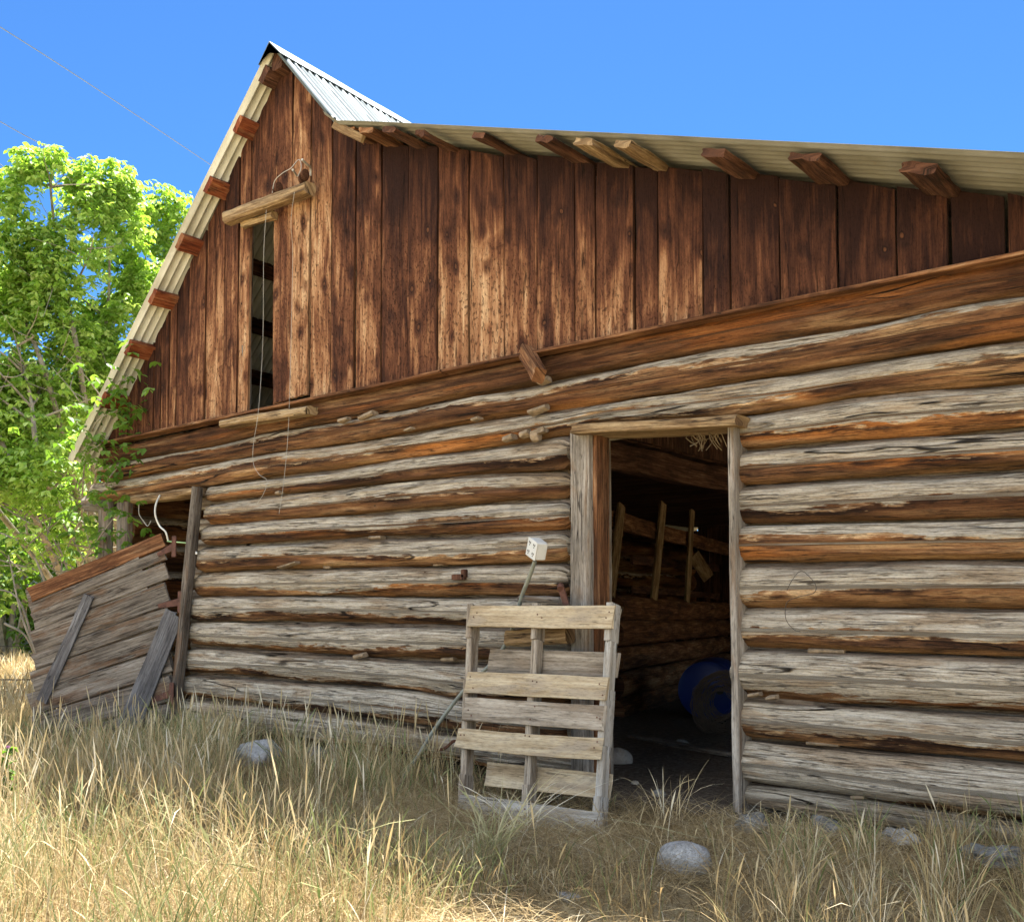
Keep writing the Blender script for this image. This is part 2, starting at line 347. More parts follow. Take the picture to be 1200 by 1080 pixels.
def plain(name, col, rough=.6, metal=0., var=.15, sc=6, bump=.0, col2=None, alt=None):
    m, nt, N, L, P = newmat(name); b = NB(nt)
    tc = N.new('ShaderNodeTexCoord').outputs['Object']
    n1 = b.noise(tc, (sc, sc, sc), (0, 0, 0), 5, .6)
    c2 = col2 or tuple(x*(1-var*2) for x in col)
    c = b.ramp(n1, [(.35, c2), (.62, col)])
    L.new(c, P.inputs['Base Color']); P.inputs['Roughness'].default_value = rough; P.inputs['Metallic'].default_value = metal
    if bump: L.new(b.bump(b.noise(tc, (sc*5, sc*5, sc*5), (0, 0, 0), 6, .65), bump, .01), P.inputs['Normal'])
    return m

M_LOG = log_material(); M_BOARD = board_material()
M_GREY = wood('silver_grey_old_plank', [(.25, (.075, .062, .05)), (.45, (.21, .18, .145)), (.6, (.33, .29, .245)), (.8, (.50, .46, .40))], blotc=(.20, .12, .065), bl=.5)
M_DOORW = wood('weathered_door_plank', [(.25, (.035, .027, .021)), (.42, (.115, .095, .077)), (.58, (.21, .18, .148)), (.8, (.36, .32, .275))], blotc=(.15, .08, .04), bl=.6)
M_RUSTW = wood('orange_brown_plank', [(.25, (.04, .018, .010)), (.45, (.13, .055, .025)), (.6, (.27, .13, .06)), (.8, (.44, .29, .17))], blotc=(.03, .016, .01), bl=.5)
M_TAN = wood('tan_split_timber', [(.25, (.07, .042, .022)), (.45, (.24, .155, .08)), (.6, (.38, .27, .15)), (.8, (.52, .41, .26))], blotc=(.10, .055, .03), bl=.5)
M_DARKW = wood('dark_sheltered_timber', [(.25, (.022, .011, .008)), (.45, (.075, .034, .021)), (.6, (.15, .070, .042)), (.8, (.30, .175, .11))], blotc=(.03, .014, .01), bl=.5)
M_RED = wood('red_brown_purlin_wood', [(.25, (.05, .014, .008)), (.45, (.14, .036, .016)), (.6, (.25, .07, .026)), (.8, (.40, .17, .075))], blotc=(.33, .17, .08), bl=.5)
M_BLUEG = wood('bluish_grey_brace_wood', [(.25, (.05, .047, .048)), (.45, (.105, .10, .102)), (.6, (.165, .16, .162)), (.8, (.27, .265, .27))], blotc=(.12, .105, .10), bl=.4)
M_PAL = wood('pale_pallet_pine', [(.22, (.19, .13, .075)), (.42, (.37, .28, .17)), (.58, (.50, .405, .27)), (.8, (.64, .55, .40))], sc=(1.4, 45, 1), blotc=(.33, .27, .2), bl=.7, bump=.35, crack=.5)
M_PALG = wood('greyed_pallet_pine', [(.22, (.10, .078, .055)), (.42, (.26, .21, .155)), (.58, (.40, .34, .265)), (.8, (.58, .52, .43))], sc=(1.4, 50, 1), blotc=(.20, .14, .09), bl=.5, bump=.4, crack=.6)
M_PALS = wood('silvered_pallet_board', [(.22, (.20, .175, .145)), (.42, (.37, .345, .30)), (.58, (.50, .475, .43)), (.8, (.68, .655, .60))], sc=(1.4, 40, 1), blotc=(.28, .22, .15), bl=.4, bump=.4)
M_CHINK = plain('mud_and_splinter_chinking', (.30, .22, .14), .95, 0, .25, 30, .6)
M_RUST = plain('brown_rusted_iron', (.14, .06, .04), .75, .3, .25, 25, .4)
M_IRON = plain('dark_iron_wire', (.10, .085, .07), .6, .6, .2, 20)
M_GALV = None
def galv(name, under, k=1.):
    m, nt, N, L, P = newmat(name); b = NB(nt); gr = b.attr('gr', 'Vector')
    a = b.noise(gr, (3, 3, 1), (0, 0, 0), 5, .6); s2 = b.noise(gr, (1.2, 30, 1), (2, 2, 2), 4, .6)
    f = b.math('MULTIPLY_ADD', b.math('SUBTRACT', s2, .5), .6, a)
    c = b.ramp(f, [(.3, (.085, .115, .13)), (.6, (.13, .165, .185))] if not under else [(.25, tuple(k*x for x in (.34, .32, .24))), (.5, tuple(k*x for x in (.50, .485, .40))), (.7, tuple(k*x for x in (.60, .595, .52)))])
    rs = b.sm(b.noise(gr, (6, 14, 1), (3, 8, 2), 5, .7), .64, .72)
    c = b.mix(b.math('MULTIPLY', rs, .35), c, (.25, .12, .06))
    L.new(c, P.inputs['Base Color']); P.inputs['Metallic'].default_value = .55 if not under else .1; P.inputs['Roughness'].default_value = .7 if not under else .65
    L.new(b.bump(a, .15, .01), P.inputs['Normal']); return m
M_GALV = galv('galvanised_roofing', False); M_GALVU = galv('pale_cream_roofing', True); M_GALVD = galv('dark_green_grey_roofing', True, .42)  # two tones of one underside colour, the lean-to's darker

# ---------------------------------------------------------------- ground
def ground_z(x, y):
    x = np.asarray(x, float); y = np.asarray(y, float)
    base = .02+.016*np.clip(-x-1, 0, 9)
    z = base-np.tan(radians(4.6))*np.clip(-y, 0, 5.5)-.012*np.clip(-y-5.5, 0, 20)
    ins = ((x > -8.3) & (x < 3.4) & (y > -.0)).astype(float)
    z = z+vn(x*.9, y*.9, 1)*.035*(1-ins)+vn(x*3, y*3, 4)*.014
    z = np.where((x > -8.3) & (x < 3.4) & (y > -.15), z-.02, z)
    return z
def build_ground():
    xs = np.unique(np.concatenate([np.linspace(-700, -60, 12), np.linspace(-60, -14, 24), np.arange(-14, 5, .11), np.linspace(5, 40, 18), np.linspace(40, 700, 12)]))
    ys = np.unique(np.concatenate([np.linspace(-700, -30, 12), np.linspace(-30, -6, 14), np.arange(-6, 10, .11), np.linspace(10, 60, 26), np.linspace(60, 900, 14)]))
    X, Y = np.meshgrid(xs, ys); Z = ground_z(X, Y)
    V = np.stack([X, Y, Z], -1).reshape(-1, 3); n = len(xs); m = len(ys)
    idx = np.arange(n*m).reshape(m, n)
    F = np.stack([idx[:-1, :-1], idx[:-1, 1:], idx[1:, 1:], idx[1:, :-1]], -1).reshape(-1, 4)
    me = bpy.data.meshes.new('ground'); me.from_pydata(V.tolist(), [], F.tolist())
    me.polygons.foreach_set('use_smooth', [True]*len(F))
    mt, nt, N, L, P = newmat('dry_grass_soil'); b = NB(nt)
    g = N.new('ShaderNodeNewGeometry').outputs['Position']
    sp = N.new('ShaderNodeSeparateXYZ'); L.new(g, sp.inputs[0])
    a = b.noise(g, (1.2, 1.2, 1.2), (0, 0, 0), 5, .6); f = b.noise(g, (30, 30, 30), (0, 0, 0), 6, .7)
    straw = b.ramp(b.math('MULTIPLY_ADD', b.math('SUBTRACT', f, .5), .8, a), [(.32, (.09, .065, .035)), (.5, (.40, .31, .17)), (.7, (.66, .54, .33))])
    dirt = b.ramp(f, [(.3, (.06, .046, .035)), (.55, (.14, .11, .085)), (.75, (.27, .23, .18))])
    far = b.ramp(b.noise(g, (.06, .06, .06), (0, 0, 0), 4), [(.4, (.62, .50, .29)), (.6, (.48, .43, .22))])
    dist = N.new('ShaderNodeVectorMath'); dist.operation = 'LENGTH'; L.new(g, dist.inputs[0])
    straw = b.mix(b.sm(dist.outputs['Value'], 14, 40), straw, far)
    inx = b.math('MULTIPLY', b.sm(sp.outputs[0], -8.3, -8.2), b.math('SUBTRACT', 1., b.sm(sp.outputs[0], 3.3, 3.4)))
    iny = b.math('MULTIPLY', b.sm(b.math('MULTIPLY_ADD', b.math('SUBTRACT', a, .5), .6, sp.outputs[1]), -.45, -.2), b.math('SUBTRACT', 1., b.sm(sp.outputs[1], 10.4, 10.5)))
    L.new(b.mix(b.math('MULTIPLY', inx, iny), straw, dirt), P.inputs['Base Color'])
    P.inputs['Roughness'].default_value = .95; P.inputs['Specular IOR Level'].default_value = .1
    L.new(b.bump(f, .8, .03), P.inputs['Normal'])
    tag(link('ground', me, mt), kind='structure')
build_ground()

# ---------------------------------------------------------------- barn
BARN = thing('log_barn', 'old log barn with brown plank gable and corrugated metal roof', 'barn')
XL, XR, YB = -8.2, 3.3, 10.0
def curve(pts, t=.06):
    Q = np.array([W(x, y, t) for x, y in pts]); return Q[:, 0], Q[:, 2]
S_ = [(127, 520), (197, 507), (262, 494), (364, 467), (380, 465), (480, 446), (555, 430), (605, 421), (640, 414), (747, 392), (825, 376), (915, 354), (980, 341), (1052, 325), (1115, 312), (1200, 298)]
B0 = [(130, 542), (250, 520), (305, 507), (380, 496), (417, 489), (480, 478), (530, 467), (620, 452), (645, 445), (740, 427), (852, 405), (940, 392), (1012, 379), (1115, 357), (1200, 344)]
B1 = [(135, 562), (215, 546), (290, 535), (390, 521), (490, 504), (595, 487), (645, 480), (757, 462), (940, 434), (1012, 422), (1200, 395)]
B2 = [(112, 587), (165, 581), (230, 570), (305, 560), (390, 550), (470, 536), (592, 520), (667, 508), (702, 497), (860, 486), (940, 476), (1025, 460), (1200, 445)]
LB = [B2, [(237, 587), (390, 572), (555, 555), (665, 550)], [(237, 613), (390, 602), (665, 581)], [(232, 638), (390, 631), (665, 619)],
      [(228, 670), (480, 661), (602, 659), (665, 657)], [(225, 697), (420, 696), (665, 697)], [(221, 727), (480, 729), (665, 733)],
      [(219, 756), (420, 768), (549, 774), (665, 778)], [(214, 787), (361, 798), (480, 807), (543, 820), (665, 828)], [(211, 816), (361, 832), (480, 849), (541, 857), (665, 872)],
      [(208, 850), (361, 868), (480, 884), (541, 893), (665, 912)]]
RB = [B2, [(869, 526), (1040, 511), (1200, 500)], [(866, 569), (1040, 557), (1200, 548)], [(866, 612), (1040, 608), (1200, 604)], [(866, 659), (1200, 655)],
      [(866, 710), (1200, 713)], [(864, 757), (1040, 765), (1200, 770)], [(866, 813), (1040, 826), (1200, 837)], [(869, 864), (1040, 879), (1200, 894)],
      [(871, 917), (960, 928), (1040, 941), (1200, 963)], [(871, 942), (1040, 970), (1200, 996)]]
def log(top, bot, x0, x1, seed, th, name='log', gap=.006, label=None, yoff=0., n=36, dx=.028):
    tx, tz = curve(top); bx, bz = curve(bot); m = max(8, int((x1-x0)/dx)); xs = np.linspace(x0, x1, m+1)
    zt = np.interp(xs, tx, tz)-gap; zb = np.interp(xs, bx, bz)
    k = np.ones(9)/9; pad = lambda a: np.convolve(np.pad(a, 4, mode='edge'), k, 'valid')
    zt, zb = pad(zt), pad(zb)
    zc = (zt+zb)/2+vn(xs*.7, seed, 4)*.008; r = (zt-zb)/2*(1+.05*vn(xs*.45, seed, 8)); ry = np.clip(r*1.05, .07, .125)
    an = np.linspace(0, 2*pi, n, endpoint=False)
    ca, sa = np.cos(an), np.sin(an)
    pw = lambda c, e: np.sign(c)*np.abs(c)**e
    X = xs[:, None]; A = an[None]
    d = vn(X*2.1+seed, ca*2.2, sa*2.2+seed)*.010+vn(X*5+seed, ca*6, sa*6)*.0045+vn(X*1.1+A*.3, ca*16+seed, sa*16)*.0035+vn(X*14, ca*9, sa*9+seed)*.002
    # a long drying check spiralling slightly
    a0 = rng.uniform(2.6, 3.9) if rng.random() < .7 else 9; c0 = x0+(x1-x0)*rng.uniform(.1, .8); cl = rng.uniform(.6, 1.6)
    da = A-(a0+(X-c0)*.12+vn(X*1.7, seed, 0)*.1)
    d = d-.02*np.exp(-(da/.055)**2)*np.exp(-((X-c0)/cl)**4)
    ends = np.minimum((X-x0), (x1-X)); rd = -.028*np.exp(-np.clip(ends, 0, 1)/.018)
    rr = r[:, None]+d+rd; ryy = ry[:, None]+d+rd
    rings = np.stack([X+0*A+vn(ca*3, sa*3, seed)*.012*(ends < .02), -pw(ca, .92)[None]*ryy+yoff+vn(X*.8, seed, 1)*.012, zc[:, None]+pw(sa, .92)[None]*rr], -1)
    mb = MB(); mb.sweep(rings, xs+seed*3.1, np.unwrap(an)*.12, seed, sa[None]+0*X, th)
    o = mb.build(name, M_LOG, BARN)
    if label: o['label'] = label
    return o
XE = 3.2; sd = iter(np.linspace(1, 88, 60))
full = [(S_, B0, -8.18, 1.25), (B0, B1, -8.2, .50), (B1, B2, -8.32, .22)]
for tp, bt, x0, th in full: log(tp, bt, x0, XE, next(sd), th, yoff=0)
thL = [-.05, -.05, .0, .0, -.15, -.25, -.3, -.2, -.15, -.5]
for i in range(10):
    pl = LB[i+1][0]; x0 = W(pl[0], pl[1], .06)[0]+.015
    log(LB[i], LB[i+1], x0, -3.40 if i < 9 else -3.2, next(sd), thL[i], gap=.012 if i else .006)
thR = [-.05, .15, -.05, .15, -.15, -.15, -.35, -.25, -.75, -.9]
for i in range(10):
    log(RB[i], RB[i+1], -2.408, XE, next(sd), thR[i], gap=.010)
# thin pole over the left doorway
mb = MB(); mb.beam(W(160, 586, .06), W(236, 575, .06), (0, 0, 1), .14, .06, rough=.01, ch=.3); mb.build('doorway_pole', M_TAN, BARN)
# sill strip between logs and siding
xs_, zs_ = curve(S_)
mb = MB()
xx = np.linspace(W(127, 520)[0], XE, 60); zz = np.interp(xx, xs_, zs_)
for i in range(0, 59, 20):
    j = min(59, i+20); mb.beam((xx[i], -.085, zz[i]-.006), (xx[j]-.004, -.085, zz[j]-.006), (0, 0, 1), .11, .018, rough=.003)
mb.build('sill_strip', M_RUSTW, BARN)

def chink(cv, x0, x1):
    cx, cz = curve(cv, .06); xs = np.linspace(x0, x1, 16); mb = MB()
    mb.tube([(x, .055, float(np.interp(x, cx, cz))) for x in xs], .05, 8, sub=2, seed=rng.uniform(0, 50)); mb.build('chink_pole', M_LOG, BARN)
CH = [(B0, -8.1, XE), (B1, -8.1, XE), (B2, -6.8, XE)]+[(c, -6.95, -3.45) for c in LB[1:10]]+[(c, -2.36 if k != 4 else -1.9, XE) for k, c in enumerate(RB[1:10])]
for c in CH: chink(*c)
# --- roof profile in the gable plane
P_AP = W(318, 52, .2); ridge = (P_AP[0], P_AP[2]-.01)
P_BR = W(390, 140, .3); brk = (P_BR[0], P_BR[2]-.01)
P_RE = W(1200, 176, .5)
P_LE = W(84, 530, .3); eave = (P_LE[0]-.05, P_LE[2]-.06)
sl = (brk[1]-P_RE[2])/(P_RE[0]-brk[0])
reave = (3.9, brk[1]-(3.9-brk[0])*sl)
# measured rake line of the lean-to
RK = [W(390, 140, .3), W(1200, 176, .5)]
rkx = np.array([p[0] for p in RK]+[3.9]); rkz = np.array([p[2] for p in RK]+[RK[-1][2]-(3.9-RK[-1][0])*sl])
def roof_z(x):
    x = np.asarray(x, float)
    l = ridge[1]+(x-ridge[0])*(ridge[1]-eave[1])/(ridge[0]-eave[0])
    r1 = ridge[1]+(x-ridge[0])*(brk[1]-ridge[1])/(brk[0]-ridge[0])
    r2 = np.interp(x, rkx, rkz)
    return np.where(x < ridge[0], l, np.where(x < brk[0], r1, r2))
def drop(x, y): return .037*np.clip(np.asarray(y)+.2, 0, 20)*np.interp(x, [eave[0], ridge[0], brk[0], brk[0]+1], [0, 1, .35, 0])
def sheet(name, x0, x1, yf0, yf1, yb, mat, pitch=.064, amp=.0105, lift=0., dy=.0095, nx=24, parent=BARN, th=.002):
    """corrugated sheets over x0..x1, waves running down the slope; front edge from yf0 to yf1"""
    xs = np.linspace(x0, x1, nx); ny = int((yb-min(yf0, yf1))/dy)
    ys = np.linspace(0, 1, ny); X = np.repeat(xs[None], ny, 0)
    yf = np.interp(xs, [x0, x1], [yf0, yf1])
    Y = yf[None]+(yb-yf[None])*ys[:, None]
    Z = roof_z(X)+lift-drop(X, Y); dzdx = (roof_z(X+.001)-roof_z(X-.001))/.002; nl = 1/np.sqrt(1+dzdx**2)
    wv = np.cos((Y-yf[None])*2*pi/pitch)*amp + vn(X*1.5, 0, 5)*.004
    P1 = np.stack([X-dzdx*nl*wv, Y+0*X, Z+nl*wv], -1); P2 = P1+np.stack([dzdx*nl*th, 0*X, -nl*th], -1)
    V = np.concatenate([P1.reshape(-1, 3), P2.reshape(-1, 3)]); idx = np.arange(ny*nx).reshape(ny, nx); o = ny*nx
    F = np.stack([idx[:-1, :-1], idx[:-1, 1:], idx[1:, 1:], idx[1:, :-1]], -1).reshape(-1, 4)
    F2 = F[:, ::-1]+o
    rim = np.concatenate([idx[0], idx[1:, -1], idx[-1, -2::-1], idx[-2:0:-1, 0]])
    R2 = np.stack([rim, rim+o, np.roll(rim, -1)+o, np.roll(rim, -1)], -1)
    F = np.concatenate([F, F2, R2])
    g = np.stack([X*1.4, Y, np.full_like(X, 3.)], -1).reshape(-1, 3); g = np.concatenate([g, g])
    mb = MB(); mb.add(V, F.tolist(), g); return mb.build(name, mat, parent)
sheet('roof_panel', eave[0], ridge[0], -.30, -.20, YB+.2, M_GALVU, nx=30, amp=.018)
rp = sheet('roof_panel', ridge[0]+.005, brk[0]+.02, -.20, -.30, YB+.2, M_GALV, lift=.004, amp=.013)
sheet('roof_panel', brk[0]-.10, 0.2, -.30, -.55, YB+.2, M_GALVD, nx=40, lift=-.014, amp=.008)
sheet('roof_panel', 0.0, 3.9, -.53, -.58, YB+.2, M_GALVD, nx=30, lift=-.024, amp=.008)
# ridge cap: bent sheet
mb = MB(); c = .16
dl = np.array([ridge[0]-eave[0], ridge[1]-eave[1]]); dl /= np.linalg.norm(dl); dr = np.array([brk[0]-ridge[0], brk[1]-ridge[1]]); dr /= np.linalg.norm(dr)
pr = [(ridge[0]-dl[0]*c-.012, ridge[1]-dl[1]*c+.016), (ridge[0], ridge[1]+.022), (ridge[0]+dr[0]*c+.014, ridge[1]+dr[1]*c+.016), (ridge[0]+dr[0]*c+.012, ridge[1]+dr[1]*c+.012), (ridge[0], ridge[1]+.017), (ridge[0]-dl[0]*c-.010, ridge[1]-dl[1]*c+.012)]
yy = np.linspace(-.22, YB+.2, 120); rings = np.array([[(p[0], y, p[1]+vn(y*3, i, 0)*.004-float(drop(ridge[0], y))) for i, p in enumerate(pr)] for y in yy])
mb.sweep(rings, yy, np.arange(6)*.1, 4.); mb.build('ridge_cap', M_GALV, rp)

# --- gable boards (one siding mesh each side of the loft opening would hide the boards' own outlines: each board keeps its own gap)
WX0, WX1 = W(293, 380, .06)[0], W(320, 380, .06)[0]
WZ0, WZ1 = W(305, 487, .06)[2], W(305, 258, .06)[2]
edges = [(127, 500), (150, 480), (160, 480), (172, 470), (180, 460), (188, 440), (197, 440), (206, 420), (221, 400), (241, 390), (262, 380), (268, 380), (280, 380), (293, 380), (320, 380), (342, 380), (363, 380), (388, 330), (416, 320), (446, 310), (477, 310), (513, 310), (549, 300), (590, 300), (629, 300), (673, 290), (698, 290), (743, 290), (770, 285), (823, 280), (855, 280), (913, 270), (981, 270), (1050, 265), (1112, 260), (1179, 255)]
ex = [W(x, y, .06)[0] for x, y in edges]
while ex[-1] < 3.1: ex.append(ex[-1]+rng.uniform(.17, .27))
smb = MB()
def board(xa, xb, za_f, zb_f, seed, y=-.06, th=.024, rows=None, mb=None, tone=0.):
    nf = max(4, int((xb-xa)/.018)); fx = np.linspace(0, 1, nf+1)
    px = np.concatenate([fx, fx[::-1]]); pyy = np.concatenate([np.zeros(nf+1), np.ones(nf+1)])
    X0 = xa+(xb-xa)*px; N = len(px)
    zlo = za_f(X0)+vn(X0*50, seed, 0)*.006; zhi = zb_f(X0)
    L = float((zhi-zlo).max()); rows = max(6, int(L/.03)); t = np.linspace(0, 1, rows+1)[:, None]
    Z = zlo+(zhi-zlo)*t
    X = X0+np.where(px < .01, 1, np.where(px > .99, 1, 0))*(vn(Z*4, px*9, seed)*.0035)+(Z-Z.mean())*rng.normal(0, .0022)
    cup = rng.uniform(-.004, .006)*(px*2-1)**2
    Y = y+pyy*th-cup-(vn(Z*3+seed, X*30, 0)*.003+vn(Z*9, X*90, seed)*.002)*(1-pyy)+rng.normal(0, .004)+(Z-Z.mean())*rng.normal(0, .0035)
    Y = Y+np.where((px < .01) | (px > .99), .003, 0)*(1-pyy)
    rings = np.stack([X, Y, Z], -1)[:, ::-1]
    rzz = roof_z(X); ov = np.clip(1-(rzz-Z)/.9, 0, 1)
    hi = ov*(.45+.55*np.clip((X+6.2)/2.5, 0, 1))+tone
    v = (np.concatenate([fx, fx[::-1]+1.2])*(xb-xa))[::-1]
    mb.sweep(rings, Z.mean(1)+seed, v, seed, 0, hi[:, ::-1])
sillz = lambda x: np.interp(x, xs_, zs_)+.004
gapw = .0068
for i in range(len(ex)-1):
    xa, xb = ex[i]+gapw*rng.uniform(.3, 1.4), ex[i+1]-gapw*rng.uniform(.3, 1.4)
    if xb < xa+.02: continue
    seed = 3.7*i+2.1
    st = rng.uniform(-.01, .012); xm = (xa+xb)/2
    topf = lambda x: roof_z(x)-.035-(.03 if xm > brk[0] else 0)+(x-xm)*(-.25*(xm > -4)*rng.uniform(0, .6))+st
    slit = (.28 if xm < WX0+.3 and xm > -7.2 else 0)
    if WX0-.01 < xm < WX1+.01:      # above the opening
        board(xa, xb, lambda x: 0*x+WZ1+.05, topf, seed, mb=smb)
        continue
    yb = -.06
    if WX1 <= xm < W(363, 380, .06)[0]: yb = -.068
    bz = sillz
    if W(262, 400, .06)[0] < xm < W(364, 400, .06)[0]: bz = lambda x: sillz(x)+.03
    if ex[i+1] <= WX0+.02 and ex[i] >= W(266, 380, .06)[0]: yb = -.075
    board(xa, xb, bz, topf, seed, y=yb, mb=smb)
# boards above the loft opening continue in three pieces
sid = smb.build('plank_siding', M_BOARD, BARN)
# loft opening frame
lf = bpy.data.objects.new('loft_opening', None); COL.objects.link(lf); lf.parent = BARN
mb = MB(); mb.beam(W(267, 257, .17), W(363, 221, .15), (0, 0, 1), .10, .085, rough=.008, ch=.2); mb.build('lintel', M_TAN, lf)
mb = MB(); mb.beam(W(285, 264, .10), W(322, 252, .10), (0, 0, 1), .06, .05, rough=.01, ch=.25); mb.build('lintel', M_TAN, lf)
mb = MB(); mb.beam(W(264, 497, .15), W(366, 480, .13), (0, 0, 1), .12, .055, rough=.008, ch=.25); mb.build('sill', M_TAN, lf)
mb = MB(); mb.beam(W(288, 489, .04), W(292, 262, .04), (0, 1, 0), .045, .06, rough=.003); mb.build('jamb', M_DOORW, lf)
# --- purlins poking out under the overhang
def purl(px, py, px2, py2, t2, w_, h_, mat, back=.25, label=None, updir=None, name='purlin'):
    """outer end seen at px,py (t2 in front); runs straight back into the wall"""
    a = W(px, py, t2); mb = MB()
    b2 = np.array([a[0], back, a[2]])
    mb.beam(a, b2, updir if updir is not None else (0, 0, 1), w_, h_, rough=.007, ch=.08, seg=24)
    return mb.build(name, mat, BARN)
nL = np.array([-(ridge[1]-eave[1]), 0, ridge[0]-eave[0]]); nL /= np.linalg.norm(nL); dL = np.array([nL[2], 0, -nL[0]])
def on_left(py_, t):          # point under the left slope whose x follows the edge, at photo height py_
    best = None
    for x in np.linspace(eave[0], ridge[0], 400):
        p = np.array([x, -t, float(roof_z(x))]); q = proj(p)
        if best is None or abs(q[1]-py_) < best[0]: best = (abs(q[1]-py_), p)
    return best[1]
for py_ in (142, 214, 280, 345, 404, 464):
    t = .17+.08*(py_-100)/400
    t += .03; p = on_left(py_, t)-nL*.040
    mb = MB(); mb.beam(p, (p[0], .3, p[2]), nL, .125, .05, rough=.006, ch=.06, seg=20); mb.build('purlin', M_RED, BARN)
    # the long part that continues inside
    mb = MB(); mb.beam((p[0], .34, p[2]-.01), (p[0], YB-.1, p[2]-float(drop(p[0], YB))), nL, .11, .085, rough=.006, seg=60); mb.build('inner_purlin', M_DARKW, BARN)
# ridge board end
mb = MB(); mb.beam((ridge[0]+.02, -.17, ridge[1]-.10), (ridge[0]+.02, YB, ridge[1]-.10-float(drop(ridge[0], YB))), (0, 0, 1), .10, .13, rough=.005, seg=60); mb.build('ridge_beam', M_DARKW, BARN)
p = on_left(84, .19)-nL*.045; mb = MB(); mb.beam(p, (p[0], .3, p[2]), nL, .12, .06, rough=.006, ch=.06, seg=20); mb.build('purlin', M_DARKW, BARN)
# right side: (outer end px, py, t, width, colour)
for px, py, t, w_, mt, h_ in [(408, 150, .27, .10, 'T', .045), (428, 152, .30, .13, 'T', .04), (455, 152, .34, .11, 'D', .035), (492, 153, .36, .08, 'D', .035), (560, 158, .35, .09, 'D', .035), (638, 155, .40, .10, 'D', .035), (684, 156, .42, .12, 'T', .035), (730, 158, .43, .10, 'T', .035), (836, 168, .41, .12, 'D', .035), (943, 174, .41, .15, 'D', .035), (1076, 182, .40, .155, 'D', .04)]:
    a = W(px, py, t); zt = float(roof_z(a[0]))-.030-h_/2-.012
    a[2] = zt
    dn = np.array([.315, 0, 1.]); mb = MB()
    mb.beam(a, (a[0], .3, a[2]), dn, w_, h_, rough=.012, ch=.16, seg=24, tw=rng.uniform(-.08, .08)); mb.build('purlin', M_TAN if (mt == 'T' and px > 600) else (M_RUSTW if mt == 'T' else M_DARKW), BARN)
# stray fascia scrap at the break
mb = MB(); mb.beam(W(392, 146, .27), W(425, 163, .25), (0, 0, 1), .03, .05, rough=.005); mb.build('fascia_scrap', M_TAN, BARN)

# --- side, back walls, loft floor, hidden framing, added light blocks
def quad_wall(name, p, q, z0, ztop, th, mat, n=None):
    p = np.array(p, float); q = np.array(q, float); L = np.linalg.norm(q-p); n = n or int(L/.2); mb = MB(); d = (q-p)/L
    for i in range(n):
        a = p+d*(L*i/n+.003); b2 = p+d*(L*(i+1)/n-.003); m_ = (a+b2)/2; zt = ztop(m_) if callable(ztop) else ztop
        mb.beam((m_[0], m_[1], z0), (m_[0], m_[1], zt), d, th, L/n-.006, rough=.003, seg=6)
    return mb.build(name, mat, BARN)
def logpile(name, p, q, z0, z1, d_=.23, mat=None, n=14, rows=40, parent=None, bb=.9, fat=1.14):
    p = np.array(p, float); q = np.array(q, float); L = np.linalg.norm(q-p); dr_ = (q-p)/L; sdv = np.array([-dr_[1], dr_[0], 0])
    k = int(round((z1-z0)/d_)); 
    for i in range(k):
        seed = rng.uniform(0, 90); t = np.linspace(0, 1, rows); r = d_/2*fat+vn(t*4, seed, 0)*.005
        an = np.linspace(0, 2*pi, n, endpoint=False); zc = z0+d_*(i+.5)
        cen = p+np.outer(t*L, dr_); cen[:, 2] = zc+vn(t*3, seed, 5)*.012
        rr = r[:, None]+vn(t[:, None]*L*3, np.cos(an)*2, np.sin(an)*2+seed)*.004
        rings = cen[:, None]+rr[..., None]*(np.cos(an)[None, :, None]*sdv+np.sin(an)[None, :, None]*np.array([0, 0, 1]))
        mb = MB(); mb.sweep(rings, t*L+seed, an*.12, seed, np.sin(an)[None]+0*t[:, None], bb); mb.build(name, mat or M_LOG, parent if parent is not None else BARN)
logpile('side_log', (XL+.05, .2, 0), (XL+.05, YB, 0), .0, 2.25)
mb = MB()
for y_ in (.3, 3.3, 6.6, 9.8): mb = MB(); mb.beam((XR, y_, -.1), (XR, y_, float(roof_z(XR))-.06), (0, 1, 0), .18, .18, rough=.01, ch=.3); mb.build('side_post', M_GREY, BARN)  # unseen right side kept to posts, opened to light the partition inside
quad_wall('back_wall', (XL, YB, 0), (-1.5, YB, 0), -.1, lambda m_: float(roof_z(m_[0])-drop(m_[0], YB))-.06, .03, M_DARKW)  # unseen right part left out so daylight reaches the interior
quad_wall('eave_light_block', (XL+.02, .2, 0), (XL+.02, YB, 0), 2.1, float(roof_z(XL+.02))-.02, .03, M_DARKW, 12)  # boards added to close the eave gap and keep light out of the loft
mb = MB()
for i in range(28):
    y0 = .3+i*.34
    mb.beam((XL+.15, y0+.17, 2.36), (-4.4, y0+.17, 2.36), (0, 1, 0), .025, .33, rough=.002, seg=5)
mb.build('loft_floor', M_DARKW, BARN)
mb = MB()
for i in range(29):
    y0 = .15+i*.335; mb.beam((-4.38, y0+.17, 2.36), (-4.38, y0+.17, float(roof_z(-4.38)-drop(-4.38, y0))-.06), (0, 1, 0), .025, .33, rough=.002, seg=5)
mb.build('loft_light_block', M_DARKW, BARN)  # plank wall added to darken the loft interior
mb = MB(); mb.beam((-4.4, .3, 2.2), (-4.4, YB-.2, 2.2), (0, 0, 1), .15, .2, rough=.008, seg=40); mb.build('ceiling_beam', M_DARKW, BARN)

